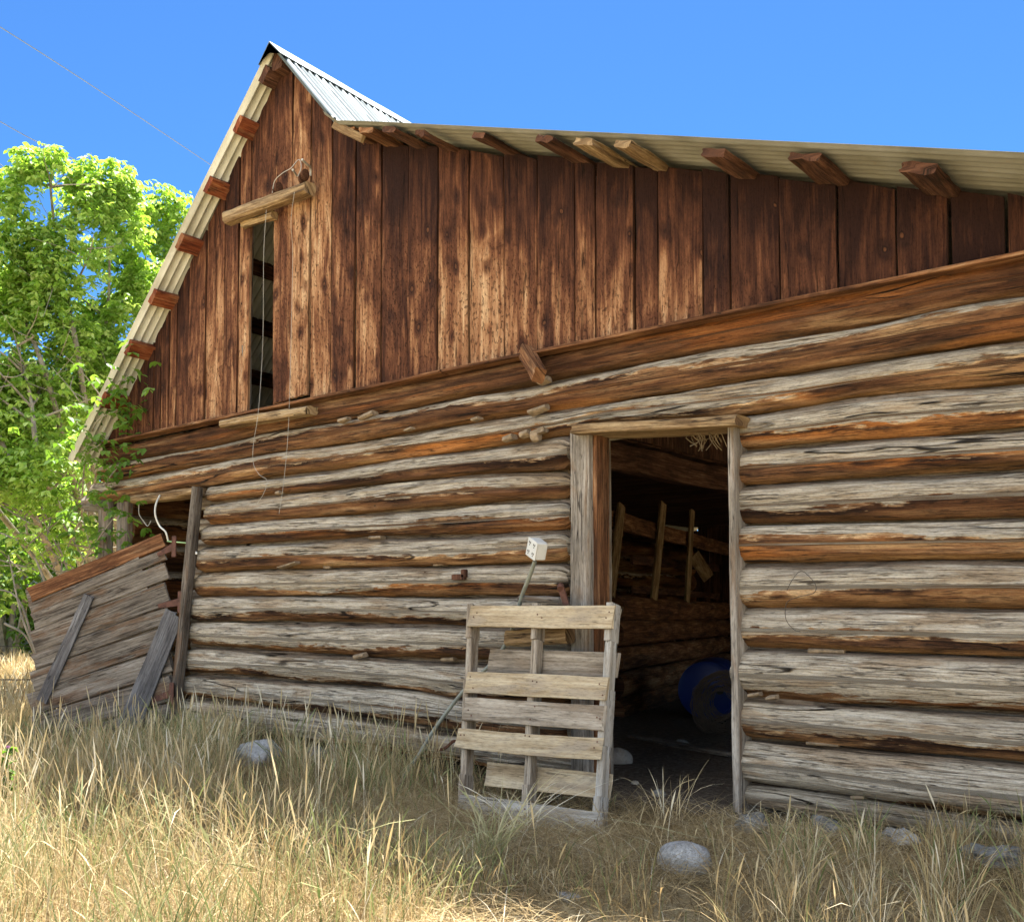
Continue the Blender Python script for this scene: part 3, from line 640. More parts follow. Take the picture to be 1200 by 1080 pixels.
# --- door frame of the main doorway
df = bpy.data.objects.new('doorway_frame', None); COL.objects.link(df); df.parent = BARN
zb_ = .03
mb = MB(); _xl, _xr = W(667, 600, .15)[0], W(690.5, 600, .15)[0]; mb.beam(((_xl+_xr)/2, -.03, zb_+.1), ((_xl+_xr)/2, -.03, 2.0), (0, 1, 0), _xr-_xl, .22, rough=.005, ch=.05, seg=70); mb.build('jamb', M_GREY, df)
mb = MB(); mb.beam((_xr+.014, -.055, zb_+.1), (_xr+.014, -.055, 1.985), (0, 1, 0), .03, .12, rough=.003, seg=60); mb.build('jamb', M_RUSTW, df)
mb = MB(); _a, _b = W(862, 930, .13), W(857, 505, .13); mb.beam((_a[0], -.03, .05), (_b[0]-.0, -.03, 1.975), (0, 1, 0), .040, .20, rough=.005, seg=60); mb.build('jamb', M_GREY, df)
mb = MB(); _p, _q = W(668, 503, .22), W(862, 491, .22); _p[1] = _q[1] = -.08; mb.beam(_p, _q, (0, 0, 1), .27, .05, rough=.005, seg=40); mb.build('lintel', M_TAN, df)
# left doorway: right post leaning, left corner boards
mb = MB(); mb.beam(W(205, 835, .15), W(231, 571, .12), (0, 1, 0), .075, .06, rough=.004, seg=60); o = mb.build('doorway_post', M_DOORW, BARN)
mb = MB()
for x0 in (112, 134): mb.beam(W(x0+10, 700, .0), W(x0+12, 588, .0), (0, 1, 0), .16, .05, rough=.006)
mb.build('corner_boards', M_DOORW, BARN)
mb = MB(); mb.beam(W(128, 592, .0), W(104, 590, -.1), (0, 0, 1), .14, .13, rough=.01, ch=.3)
mb.build('corner_log_ends', M_DOORW, BARN)
# beam end poking out over the logs and splinter chinks
mb = MB(); mb.beam(W(632, 440, .24), W(615, 412, .10), (0, 1, .3), .085, .07, rough=.008, ch=.12); mb.build('beam_end', M_RUSTW, BARN)
def chip(px, py, w_, h_, t, mat=M_CHINK, ang=0.):
    c_ = W(px, py, t); return (c_, w_, h_, ang)
mb = MB()
for px, py, w_, h_ in [(597, 514, .07, .025), (615, 508, .06, .035), (628, 513, .05, .05), (632, 508, .09, .025), (638, 446, .07, .03), (631, 480, .12, .032), (404, 491, .08, .02), (432, 487, .13, .022), (338, 664, .20, .014), (422, 769, .09, .035), (480, 503, .06, .015), (560, 490, .05, .012), (885, 816, .06, .02), (905, 818, .05, .02)]:
    mb = MB(); a = W(px, py, .10); mb.beam(a-np.array([w_/2, 0, w_*.05]), a+np.array([w_/2, .0, w_*.12]), (0, 0, 1), .05, h_, rough=.012, ch=.3, seg=8); mb.build('chinking', M_CHINK, BARN)
for k in range(14):                      # mud and splinters between the logs
    i = rng.integers(0, 9); cx, cz = curve(LB[i+1] if k % 2 else RB[i+1], .06)
    x = rng.uniform(-6.8, -3.5) if k % 2 else rng.uniform(-2.3, 0); z = np.interp(x, cx, cz)
    l = rng.uniform(.02, .10); mb = MB(); mb.beam((x-l, -.03, z), (x+l, -.03, z+rng.normal(0, .004)), (0, 0, 1), .06, rng.uniform(.012, .024), rough=.008, ch=.3, seg=8); mb.build('chinking', M_CHINK, BARN)
pass
mb = MB(); a = W(538, 676, .135); mb.box(a, (.10, .03, .035), bev=.004); mb.box(a+np.array([.04, 0, .02]), (.035, .03, .05), bev=.004); mb.build('socket_hole', M_DARKW, BARN)
mb = MB(); mb.beam(W(597, 748, .22), W(668, 744, .20), (0, 0, 1), .10, .085, rough=.01, ch=.2); mb.build('wall_block', M_TAN, BARN)
mb = MB(); mb.beam(W(612, 703, .17), W(660, 704, .17), (0, 0, 1), .08, .03, rough=.008, ch=.2); mb.build('wall_cleat', M_GREY, BARN)
mb = MB(); mb.beam(W(664, 709, .24), W(657, 687, .26), (0, 1, 0), .035, .012, rough=.001); mb.tube([W(657, 690, .27), W(657, 686, .25)], .019, 10); mb.build('latch', M_RUST, df)
# foundation
def stone_mesh(c, r, seed, sq=(1, 1, 1), n=26, rough=.22, sharp=0.):
    th = np.linspace(0, pi, n)[:, None]; ph = np.linspace(0, 2*pi, 2*n, endpoint=False)[None]
    x = np.sin(th)*np.cos(ph); y = np.sin(th)*np.sin(ph); z = np.cos(th)+0*ph
    d = 1+rough*vn(x*1.3+seed, y*1.3, z*1.3)+rough*.5*vn(x*3, y*3+seed, z*3)+rough*.12*vn(x*11, y*11+seed, z*11)
    if sharp: d = d-sharp*np.clip(np.abs(vn(x*2+seed, y*2, z*2)), 0, 1)
    rings = np.stack([x*sq[0], y*sq[1], z*sq[2]], -1)*d[..., None]*r+np.asarray(c)
    mb = MB(); idx = np.arange(n*2*n).reshape(n, 2*n); nx = np.roll(idx, -1, 1)
    F = np.stack([idx[:-1], idx[1:], nx[1:], nx[:-1]], -1).reshape(-1, 4)
    mb.add(rings, F.tolist(), rings.reshape(-1, 3)); return mb
def rock_mat(name, c1, c2, c3, speck=.0):
    m, nt, N, L, P = newmat(name); b = NB(nt); tc = N.new('ShaderNodeTexCoord').outputs['Object']
    a = b.noise(tc, (9, 9, 9), (0, 0, 0), 6, .65); f = b.noise(tc, (70, 70, 70), (0, 0, 0), 5, .7)
    c = b.ramp(b.math('MULTIPLY_ADD', b.math('SUBTRACT', f, .5), .6, a), [(.3, c1), (.5, c2), (.7, c3)])
    if speck:
        d, cc = b.voro(tc, (130, 130, 130)); c = b.mix(b.math('MULTIPLY', b.math('SUBTRACT', 1., b.sm(d, .2, .35)), speck), c, (.09, .085, .08))
    L.new(c, P.inputs['Base Color']); P.inputs['Roughness'].default_value = .85
    L.new(b.bump(b.math('MULTIPLY_ADD', f, .4, a), .7, .02), P.inputs['Normal']); return m
M_RK1 = rock_mat('white_limestone', (.16, .16, .15), (.34, .34, .335), (.52, .52, .51))
M_RK2 = rock_mat('speckled_granite', (.18, .17, .155), (.33, .32, .30), (.46, .45, .42), .6)
M_RK3 = rock_mat('grey_fieldstone', (.08, .08, .075), (.16, .16, .15), (.27, .27, .26))
M_RK4 = rock_mat('smooth_tan_cobble', (.30, .26, .22), (.38, .34, .29), (.46, .41, .35))
ROCKS = []
def stone(px, py, wpx, z, sq, mat, label, seed, rough=.2, t=None, dist=None, bury=.3, cat='rock', name='rock', group=None):
    p = G(px, py, z)
    for _ in range(12): p = .5*p+.5*G(px, py, min(float(ground_z(p[0], p[1])), .5))
    r = wpx/2*proj(p)[2]/FPX
    if wpx > 25: ROCKS.append((p, r))
    o = stone_mesh((0, 0, 0), r, seed, sq, rough=rough).build(name, mat, None, auto=False); o.location = (p[0], p[1], max(p[2]-.02, float(ground_z(p[0], p[1]))+r*sq[2]*.25))
    return tag(o, label, cat, group)

# ---------------------------------------------------------------- things by the barn
# wooden pallet leaning by the doorway
def pallet():
    T = thing('wooden_pallet', 'weathered wooden pallet leaning upright beside the open doorway', 'pallet')
    TL, TR, BL, BR = W(551, 710, .30), W(722, 708, .30), W(540, 955, .62), W(706, 985, .62)
    BL, BR = W(540, 955, .60), W(704, 988, .60)
    def P(u, v, d=0.):
        p = (1-v)*((1-u)*TL+u*TR)+v*((1-u)*BL+u*BR); n_ = np.cross(TR-TL, BL-TL); n_ /= np.linalg.norm(n_)
        if n_[1] > 0: n_ = -n_
        return p+n_*d
    def uv(px, py):       # invert photo point to u,v on the pallet face
        best = (9e9, 0, 0)
        u0, v0, s = .5, .5, 1.
        for it in range(7):
            for du in np.linspace(-.5, .5, 9):
                for dv in np.linspace(-.5, .5, 9):
                    q = proj(P(u0+du*s, v0+dv*s, .05)); e = (q[0]-px)**2+(q[1]-py)**2
                    if e < best[0]: best = (e, u0+du*s, v0+dv*s)
            u0, v0 = best[1:]; s *= .4
        return u0, v0
    nrm = P(0, 0, 1)-P(0, 0, 0); dn = BL-TL
    # stringers: between front (d=.05) and back (d=-.05)
    for ua, name in ((.03, 0), (.50, 0), (.985, 1)):
        a, b2 = P(ua, .0, 0), P(ua, .985, 0); mb = MB(); L = np.linalg.norm(b2-a)
        # notched stringer: full-height parts and shallower parts at two notches
        seq = [(0, .17, 0), (.17, .38, .022), (.38, .62, 0), (.62, .83, .022), (.83, 1, 0)]
        sd_ = rng.uniform(0, 80)
        for k0, k1, cut in seq:
            off = -cut/2*nrm
            mb.beam(a+(b2-a)*k0+off*0, a+(b2-a)*k1, nrm, .038, .085-cut, seed=sd_, rough=.002, seg=8, bow=0)
        mb.build('stringer', M_PALG if name == 0 else M_PALS, T)
    # front boards: (left px, mid py left, right px, mid py right, height px, mat, bend)
    for lx, ly, rx, ry_, hp, mt, bow in [(551, 722, 720, 723, 25, M_PAL, 0), (547, 799, 712, 807, 25, M_PAL, 0), (545, 830, 709, 841, 27, M_PALG, 0), (536, 863, 706, 876, 23, M_PAL, .012), (538, 946, 703, 968, 29, M_PALS, -.008)]:
        (u0, v0), (u1, v1) = uv(lx, ly), uv(rx, ry_)
        a, b2 = P(u0, v0, .052), P(u1, v1, .052); hh = hp*proj(a)[2]/FPX
        mb = MB(); mb.beam(a, b2, dn, .016, hh, rough=.004, seg=36, bow=bow, ch=.1); bd = mb.build('deck_board', mt, T)
        for q in (.035, .06, .5, .53, .955, .975):
            c0 = a+(b2-a)*q+dn/np.linalg.norm(dn)*hh*rng.uniform(-.3, .3)+nrm*.0085; mb = MB(); mb.tube([c0-nrm*.002, c0+nrm*.002], .0042, 6, cap=True); mb.build('nail', M_RUST, bd)
    for lx, ly, rx, ry_, hp, mt in [(560, 769, 716, 774, 27, M_PALG), (556, 903, 710, 919, 27, M_PAL), (560, 717, 716, 717, 18, M_PALG), (548, 958, 710, 976, 20, M_PALG)]:
        (u0, v0), (u1, v1) = uv(lx, ly), uv(rx, ry_)
        a, b2 = P(u0, v0, -.052), P(min(u1, 1.0), v1, -.052); hh = hp*proj(a)[2]/FPX
        mb = MB(); mb.beam(a, b2, dn, .016, hh, rough=.003, seg=30); mb.build('deck_board', mt, T)
pallet()

# fallen plank door at the left doorway
def plank_door():
    T = thing('plank_door', 'broken grey plank door sagging open on rusty hinges at left doorway', 'door')
    TL, TR, BL, BR = W(36, 688, .75), W(194, 622, .16), W(34, 905, .75), W(204, 862, .18)
    def P(u, v, d=0.):
        p = (1-v)*((1-u)*TL+u*TR)+v*((1-u)*BL+u*BR); n_ = np.cross(TR-TL, BL-TL); n_ /= np.linalg.norm(n_)
        if n_@(CAM-TL) < 0: n_ = -n_
        return p+n_*d
    nr = P(0, 0, 1)-P(0, 0, 0)
    vs = [0, .085, .15, .245, .37, .46, .575, .70, .835, .93, 1.0]
    mats = [M_RUSTW, M_DOORW, M_DOORW, M_DOORW, M_DOORW, M_DOORW, M_DOORW, M_DOORW, M_DOORW, M_DOORW]
    for i in range(10):
        v0, v1 = vs[i]+.0045, vs[i+1]-.0045; vm = (v0+v1)/2
        l_ = [-.01, 0, .035, .03, .03, .02, .01, .02, .015, .0][i]; r_ = [.985, .99, 1., 1., 1., 1., 1., 1., .99, .96][i]
        a, b2 = P(l_+rng.uniform(-.005, .008), vm), P(r_, vm+rng.normal(0, .002)); hh = np.linalg.norm(P(.5, v1)-P(.5, v0))
        mb = MB(); mb.beam(a, b2, P(0, 1)-P(0, 0), .028, hh, rough=.004, seg=40, ch=.22); mb.build('plank', mats[i], T)
    def uv(px, py):
        best = (9e9, 0, 0); u0, v0, s = .5, .5, 1.
        for it in range(7):
            for du in np.linspace(-.5, .5, 9):
                for dv in np.linspace(-.5, .5, 9):
                    q = proj(P(u0+du*s, v0+dv*s, .03)); e = (q[0]-px)**2+(q[1]-py)**2
                    if e < best[0]: best = (e, u0+du*s, v0+dv*s)
            u0, v0 = best[1:]; s *= .4
        return u0, v0
    def brace(p, q, w_, mt, d=.03, nm='brace'):
        a = P(*uv(*p), d); b2 = P(*uv(*q), d); mb = MB(); mb.beam(a, b2, np.cross(b2-a, nr), .022, w_, rough=.005, seg=30); mb.build(nm, mt, T)
    brace((105, 698), (49, 822), .082, M_BLUEG)
    brace((202, 716), (140, 860), .085, M_BLUEG); brace((209, 722), (157, 858), .085, M_BLUEG, .034)
    mb = MB(); mb.beam(P(.12, .5, -.026), P(.93, .5, -.026), P(0, 1)-P(0, 0), .012, np.linalg.norm(BL-TL)*.96, rough=.002, seg=30); mb.build('seam_light_block', M_DOORW, T)  # sheet added behind the planks, stops light showing through the seams
    # rails on the back
    for u in (.12, .9):
        mb = MB(); mb.beam(P(u, .03, -.045), P(u, .97, -.045), nr, .10, .025, rough=.004); mb.build('back_rail', M_DOORW, T)
    # strap hinges
    for (x0, y0), (x1, y1) in (((184, 650), (203, 640)), ((185, 710), (210, 705)), ((172, 822), (200, 812))):
        a = P(*uv(x0, y0), .018); b2 = P(*uv(x1, y1), .018); mb = MB()
        mb.beam(a, b2, P(0, 1)-P(0, 0), .006, .03, rough=.001, seg=6, taper=1.9); mb.box(b2+np.array([.01, -.005, 0]), (.05, .012, .16), bev=.003); mb.build('hinge', M_RUST, T)
    return T
plank_door()

M_PLASTIC = plain('aged_white_plastic', (.62, .61, .57), .45, 0, .06, 12)
M_COND = plain('grey_green_conduit', (.26, .27, .22), .6, 0, .15, 18)
M_BLACK = plain('black_slot', (.015, .015, .015), .6, 0, 0, 5)
def outlet():
    T = thing('outlet_box', 'white plastic outlet box on a bent grey conduit above the pallet', 'outlet box')
    c_ = W(630, 643, .32); a = radians(-25); ty = radians(22)
    rz = np.array([[cos(a), -sin(a), 0], [sin(a), cos(a), 0], [0, 0, 1]]); rt = np.array([[cos(ty), 0, sin(ty)], [0, 1, 0], [-sin(ty), 0, cos(ty)]])
    Rm = rz@rt; mb = MB(); mb.box(c_, (.105, .062, .098), Rm, .006); mb.build('housing', M_PLASTIC, T)
    fc = c_+Rm@np.array([0, -.034, 0]); mb = MB(); mb.box(fc, (.108, .008, .101), Rm, .002); mb.build('cover_plate', M_PLASTIC, T)
    for sx in (-.026, .026):
        for sz in (-.024, .024):
            mb = MB()
            for dx in (-.007, .007): mb.box(fc+Rm@np.array([sx+dx, -.005, sz+.004]), (.0035, .003, .011), Rm)
            mb.tube([fc+Rm@np.array([sx, -.003, sz-.009]), fc+Rm@np.array([sx, -.0065, sz-.009])], .003, 8)
            mb.build('socket', M_BLACK, T)
    mb = MB(); mb.tube([W(627, 657, .32), W(621, 674, .28), W(612, 697, .22), W(604, 725, .17), W(594, 752, .17), W(575, 778, .17), W(546, 806, .17), W(512, 850, .2), W(490, 885, .26), W(468, 918, .45), W(450, 965, .75), W(446, 990, .8)], .0115, 10); mb.build('conduit', M_COND, T)
outlet()

# interior, seen through the doorway
def inside():
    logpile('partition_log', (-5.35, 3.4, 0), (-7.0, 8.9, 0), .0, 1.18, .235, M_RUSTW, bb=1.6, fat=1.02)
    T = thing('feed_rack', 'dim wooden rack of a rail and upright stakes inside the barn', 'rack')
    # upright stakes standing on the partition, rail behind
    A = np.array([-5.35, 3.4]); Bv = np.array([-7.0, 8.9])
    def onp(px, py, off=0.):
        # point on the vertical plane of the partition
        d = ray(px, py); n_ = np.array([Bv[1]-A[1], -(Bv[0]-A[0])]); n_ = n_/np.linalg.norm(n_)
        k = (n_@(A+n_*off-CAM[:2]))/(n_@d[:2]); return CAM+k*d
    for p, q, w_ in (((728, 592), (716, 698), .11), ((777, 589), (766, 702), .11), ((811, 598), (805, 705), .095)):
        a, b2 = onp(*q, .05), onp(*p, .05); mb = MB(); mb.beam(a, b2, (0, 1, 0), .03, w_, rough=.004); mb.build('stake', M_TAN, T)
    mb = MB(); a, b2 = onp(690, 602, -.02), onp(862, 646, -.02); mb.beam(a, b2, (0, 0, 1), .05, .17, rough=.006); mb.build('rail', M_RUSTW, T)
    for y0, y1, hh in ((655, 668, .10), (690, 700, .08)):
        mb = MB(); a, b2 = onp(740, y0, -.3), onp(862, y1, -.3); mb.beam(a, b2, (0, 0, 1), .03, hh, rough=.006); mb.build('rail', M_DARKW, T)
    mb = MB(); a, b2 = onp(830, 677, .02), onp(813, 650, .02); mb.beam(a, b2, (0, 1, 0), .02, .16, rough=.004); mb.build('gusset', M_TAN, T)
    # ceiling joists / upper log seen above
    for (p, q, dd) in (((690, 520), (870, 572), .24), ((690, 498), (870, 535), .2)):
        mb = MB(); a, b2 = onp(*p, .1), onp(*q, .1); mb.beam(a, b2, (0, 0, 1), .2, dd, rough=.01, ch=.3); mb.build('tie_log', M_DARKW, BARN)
    # barrel
    T = thing('plastic_barrel', 'blue plastic barrel lying in the dark behind the wire roll', 'barrel')
    mb = MB(); c0 = G(822, 847, .05); zc = .30; r = .27
    prof = [(0, .03), (0, .22), (.02, .26), (.12, .27), (.14, .255), (.17, .27), (.45, .285), (.73, .27), (.76, .255), (.78, .27), (.88, .26), (.90, .22), (.90, .03)]
    ax = np.array([-.35, .93, 0]); ax /= np.linalg.norm(ax); s1 = np.array([ax[1], -ax[0], 0]); an = np.linspace(0, 2*pi, 32, endpoint=False)
    o0 = np.array([c0[0]-.08, c0[1]+.25, zc+.02])
    rings = np.array([[o0+ax*h+rr*1.0*(cos(t)*s1+sin(t)*np.array([0, 0, 1])) for t in an] for h, rr in prof])
    mb.sweep(rings, np.array([p[0] for p in prof]), an, 1.); 
    mb.build('barrel_shell', plain('blue_drum_plastic', (.008, .03, .20), .4, 0, .12, 4), T)
    mb = MB(); mb.tube([o0+ax*.0+s1*.12, o0-ax*.02+s1*.12], .035, 14); mb.build('bung', M_BLACK, T)
    # roll of wire fencing standing on its side
    T2 = MB(); c1 = G(843, 862, .04); c1 = np.array([c1[0], c1[1], .28])
    for k in range(17):
        y0 = -.02+k*.035
        for rr in (.12, .165, .205, .235, .25):
            pts = [c1+ax*y0+(rr+rng.normal(0, .006))*(cos(t)*s1*.9+sin(t)*np.array([0, 0, 1])) for t in np.linspace(0, 2*pi, 25)]
            T2.tube(pts, .0022, 4, sub=1, cap=False)
    for k in range(26):
        t = k/26*2*pi; rr = (.14, .2, .25)[k % 3]; pts = [c1+ax*y_+rr*(cos(t)*s1*.9+sin(t)*np.array([0, 0, 1])) for y_ in (-.02, .54)]
        T2.tube(pts, .0022, 4, sub=1)
    tag(T2.build('wire_roll', plain('rusty_fence_wire', (.16, .12, .09), .6, .4, .2, 20), None), 'roll of rusty wire fencing on the barn floor inside doorway', 'wire roll')
    mb = MB(); mb.beam(G(742, 862, .06), G(858, 884, .06), (0, 0, 1), .10, .03, rough=.006)
    tag(mb.build('floor_plank', M_DOORW, None), 'loose plank lying on the dirt floor inside the doorway', 'plank')
inside()
# straw hanging at the door head
mb = MB()
for k in range(22):
    p = W(rng.uniform(805, 846), 507, rng.uniform(-.1, .08)); l = rng.uniform(.03, .11)
    mb.tube([p, p+np.array([rng.normal(0, .012), rng.normal(0, .02), -l*.4]), p+np.array([rng.normal(0, .02), rng.normal(0, .03), -l])], .0028, 3, sub=2)
M_STRAWP = plain('old_straw', (.22, .16, .09), .9, 0, .2, 30)
tag(mb.build('straw_nest', M_STRAWP, None), 'wisp of old straw hanging under the doorway lintel', 'nest')

# wires, hooks
def wire(name, pts, r, label, cat='wire', mat=M_IRON, group=None, n=6):
    mb = MB(); mb.tube(pts, r, n); return tag(mb.build(name, mat, None), label, cat, group)
M_PALEW = plain('pale_wire', (.45, .43, .38), .6, .2, .1, 10)
M_WHITEW = plain('white_cable', (.62, .60, .52), .6, 0, .1, 10)
wire('hanging_wire', [W(312, 246, .22), W(309, 300, .2), W(308, 400, .17), W(303, 480, .2), W(297, 520, .2), W(297, 543, .19), W(304, 556, .19), W(313, 563, .19), W(309, 578, .2), W(301, 590, .2)], .0014, 'thin wire hanging from the loft beam down past the opening', mat=M_PALEW, group='wires from the loft')
wire('hanging_wire', [W(345, 225, .22), W(341, 260, .21), W(343, 300, .12), W(341, 400, .12), W(338, 500, .18), W(333, 560, .18), W(327, 602, .18)], .0012, 'thin wire hanging down the boards right of the loft opening', mat=M_PALEW, group='wires from the loft')
wire('wire_loop', [W(319, 226, .2), W(322, 212, .2), W(331, 203, .2), W(341, 197, .18), W(350, 187, .15), W(353, 196, .2), W(349, 207, .22)], .0025, 'curled wire looped above the loft beam', mat=M_PALEW)
for px, py, lb in ((325, 222, 'round dark insulator on the middle of the loft beam'), (356, 207, 'round dark insulator near the right end of the loft beam')):
    c_ = W(px, py, .17); mb = MB(); an = np.linspace(0, 2*pi, 14, endpoint=False)
    prof = [(-.035, .012), (-.033, .032), (-.015, .034), (-.012, .018), (.005, .018), (.008, .036), (.03, .033), (.034, .012)]
    rings = np.array([[c_+np.array([h*.7+0, rr*cos(t), rr*sin(t)+h*.5]) for t in an] for h, rr in prof]); mb.sweep(rings, np.arange(8), an, 1.)
    tag(mb.build('insulator', M_DARKW, None), lb, 'insulator')
mb = MB(); mb.tube([W(354, 187, .28), W(360, 193, .2), W(364, 197, .12), W(364, 206, .10)], .008, 8); tag(mb.build('bracket', M_PALEW, None), 'pale bent metal bracket pointing up from the beam end', 'bracket')
mb = MB(); mb.tube([W(343, 199, .26), W(348, 206, .14)], .008, 8); tag(mb.build('peg', M_PALEW, None), 'short pale peg sticking out between the two insulators', 'peg')
wire('door_cable', [W(189, 577, .1), W(183, 590, .2), W(182, 603, .22), W(187, 616, .2), W(194, 623, .2), W(197, 633, .18)], .007, 'white cable arching from the doorway head to the plank door', 'cable', M_WHITEW)
wire('hanging_hook', [W(163, 590, .0), W(163, 602, .0), W(168, 610, 0), W(173, 616, 0), W(177, 610, 0)], .004, 'thin hooked wire dangling in the dark left doorway', 'hook', M_PALEW)
wire('twine', [W(196, 634, .15), W(219, 636, .13)], .005, 'green twine tied between plank door and doorway post', 'twine', plain('green_twine', (.35, .55, .25), .8))
wire('wire_coil', [W(922, 692, .15), W(928, 680, .16), W(938, 669, .16), W(948, 675, .16), W(956, 686, .16), W(953, 695, .16), W(936, 699, .16), W(922, 706, .16), W(921, 725, .15), W(930, 737, .14), W(938, 740, .14)], .0016, 'thin wire coiled on a nail on the right logs')
wire('root', [W(541, 872, .2), W(532, 868, .22), W(522, 876, .25), W(512, 879, .28)], .009, 'dark bent root against the foundation left of the pallet', 'root', M_DARKW)
mb = stone_mesh(W(230, 648, .13), .011, 3, (1, .5, 1)); tag(mb.build('insulator', M_PLASTIC, None, auto=False), 'small white knob on the log right of left doorway', 'insulator')

# power lines
M_LINE = plain('aluminium_line', (.16, .20, .25), .5, .2, .05, 3)
wire('power_line', [D(-60, -6, 17), D(90, 89, 20), D(245, 192, 24), D(420, 310, 29)], .009, 'power line sloping from the top left corner to the roof', 'power line', M_LINE, 'power lines')
wire('power_line', [D(-60, 108, 17), D(35, 162, 19), D(80, 183, 20), D(160, 230, 24)], .009, 'lower power line passing into the top of the tree', 'power line', M_LINE, 'power lines')

# stones
stone(303, 893, 62, .0, (1, .8, .72), M_RK1, 'large white rock in the grass left of the pallet', 11, .3)
stone(372, 886, 30, .02, (1, .8, .6), M_RK3, 'small grey rock beside the large white rock', 21, .3)
stone(803, 1016, 66, -.12, (1, .85, .75), M_RK2, 'speckled round boulder in the grass below the doorway', 31, .09)
stone(724, 893, 34, .07, (1.1, .8, .8), M_RK4, 'smooth tan cobble just right of the pallet', 41, .05)
stone(881, 972, 44, .0, (1, .7, .6), M_RK3, 'grey stone under the right door jamb', 51, .5)
stone(976, 980, 40, -.02, (1.1, .7, .8), M_RK3, 'dark grey stone under the right foundation log', 61, .5)
stone(1056, 990, 46, -.02, (1.1, .7, .7), M_RK1, 'pale flat stone under the right foundation log', 71, .5)
stone(1165, 1010, 50, -.03, (1.2, .7, .7), M_RK3, 'grey stone near the right edge under the bottom log', 81, .5)
stone(772, 932, 16, .03, (1, .8, .8), M_RK3, 'small bluish stone on the doorway dirt', 91, .2)
stone(744, 918, 10, .03, (1, .8, .6), M_RK4, 'tiny pebble on the dirt beside the cobble', 95, .2, name='pebble')
stone(667, 1052, 24, -.2, (1.3, .6, .5), M_RK1, 'small pale flat stone in the foreground grass', 97, .2)
stone(800, 871, 14, .04, (1.2, .8, .6), M_RK3, 'small flat stone on the floor in front of the barrel', 99, .2)
for i, (px, lb) in enumerate(((50, 'upper white scrap lying in the golden grass at left'), (105, 'lower white scrap lying in the golden grass at left'))):
    stone(px, (1013, 1042)[i], 20, -.2, (1, .7, .3), M_RK1, lb, 101+i, .3, name='pale_stone')

# ---------------------------------------------------------------- vegetation
def leaf_mat(name, c1, c2, c3, tr=.45):
    m, nt, N, L, P = newmat(name); b = NB(nt); a = b.attr('tone')
    c = b.ramp(a, [(0, c1), (.5, c2), (1, c3)]); L.new(c, P.inputs['Base Color']); P.inputs['Roughness'].default_value = .5; P.inputs['Specular IOR Level'].default_value = .2
    t = N.new('ShaderNodeBsdfTranslucent'); hs = b.mix(1., c, (1.25, 1.3, .5), 'MULTIPLY'); L.new(hs, t.inputs[0])
    mx = N.new('ShaderNodeMixShader'); mx.inputs[0].default_value = tr; L.new(P.outputs[0], mx.inputs[1]); L.new(t.outputs[0], mx.inputs[2])
    L.new(mx.outputs[0], N['Material Output'].inputs[0]); return m
def fast_mesh(name, V, F, attrs, mat, parent=None, smooth=False):
    me = bpy.data.meshes.new(name); V = np.ascontiguousarray(V, dtype=np.float32); F = np.ascontiguousarray(F, dtype=np.int32)
    me.vertices.add(len(V)); me.vertices.foreach_set('co', V.ravel()); k = F.shape[1]
    me.loops.add(F.size); me.loops.foreach_set('vertex_index', F.ravel()); me.polygons.add(len(F))
    me.polygons.foreach_set('loop_start', np.arange(0, F.size, k, dtype=np.int32))
    for nm, a in attrs.items():
        at = me.attributes.new(nm, 'FLOAT', 'POINT'); at.data.foreach_set('value', np.ascontiguousarray(a, dtype=np.float32))
    if smooth: me.polygons.foreach_set('use_smooth', np.ones(len(F), bool))
    me.update(calc_edges=True); me.validate()
    return link(name, me, mat, parent)
def unit(v): return v/(np.linalg.norm(v, axis=-1, keepdims=True)+1e-9)
def leaves(name, C_, mat, parent, size=.08, per=5, droop=.55, r=rng):
    """C_: sprig points (n,3); each carries `per` folded leaflets spread along a drooping stalk"""
    n = len(C_); m = n*per
    az = r.uniform(0, 2*pi, n); sdir = np.stack([np.cos(az), np.sin(az), r.uniform(-.9, .2, n)], -1); sdir = unit(sdir)
    k = np.tile(np.arange(per), n); base = np.repeat(C_, per, 0)+np.repeat(sdir, per, 0)*((k//2)*size*.55)[:, None]
    a2 = np.repeat(az, per)+np.where(k % 2 == 0, 1, -1)*np.where(k == per-1, 0, .95)+r.normal(0, .25, m)
    ld = unit(np.stack([np.cos(a2), np.sin(a2), -droop+r.normal(0, .35, m)], -1))
    sz = size*r.uniform(.7, 1.25, m)
    side = unit(np.cross(ld, np.stack([r.normal(0, .35, m), r.normal(0, .35, m), np.ones(m)], -1))); nrm = np.cross(side, ld)
    L_ = sz[:, None]; w_ = (sz*r.uniform(.26, .36, m))[:, None]
    p0 = base; p1 = base+ld*L_*.35+side*w_+nrm*w_*.25; p2 = base+ld*L_*.4-nrm*.0; p3 = base+ld*L_*.35-side*w_+nrm*w_*.25
    tip = base+ld*L_-np.array([0, 0, 1])*L_*.12; p4 = base+ld*L_*.72+side*w_*.7+nrm*w_*.1; p5 = base+ld*L_*.72-side*w_*.7+nrm*w_*.1
    V = np.stack([p0, p1, p4, tip, p5, p3], 1).reshape(-1, 3)
    i = np.arange(m)*6; F = np.concatenate([np.stack([i, i+1, i+2, i+3], -1), np.stack([i, i+3, i+4, i+5], -1)])
    t = np.clip(np.repeat(r.uniform(0, 1, n), per)*.6+r.uniform(0, .4, m), 0, 1)
    return fast_mesh(name, V, F, {'tone': np.repeat(t, 6)}, mat, parent)
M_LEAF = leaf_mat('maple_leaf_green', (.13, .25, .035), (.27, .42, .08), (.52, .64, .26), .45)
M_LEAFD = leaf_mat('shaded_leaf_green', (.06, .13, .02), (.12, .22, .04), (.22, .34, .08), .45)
M_BARK = plain('grey_tan_bark', (.30, .26, .20), .9, 0, .25, 14, .6)
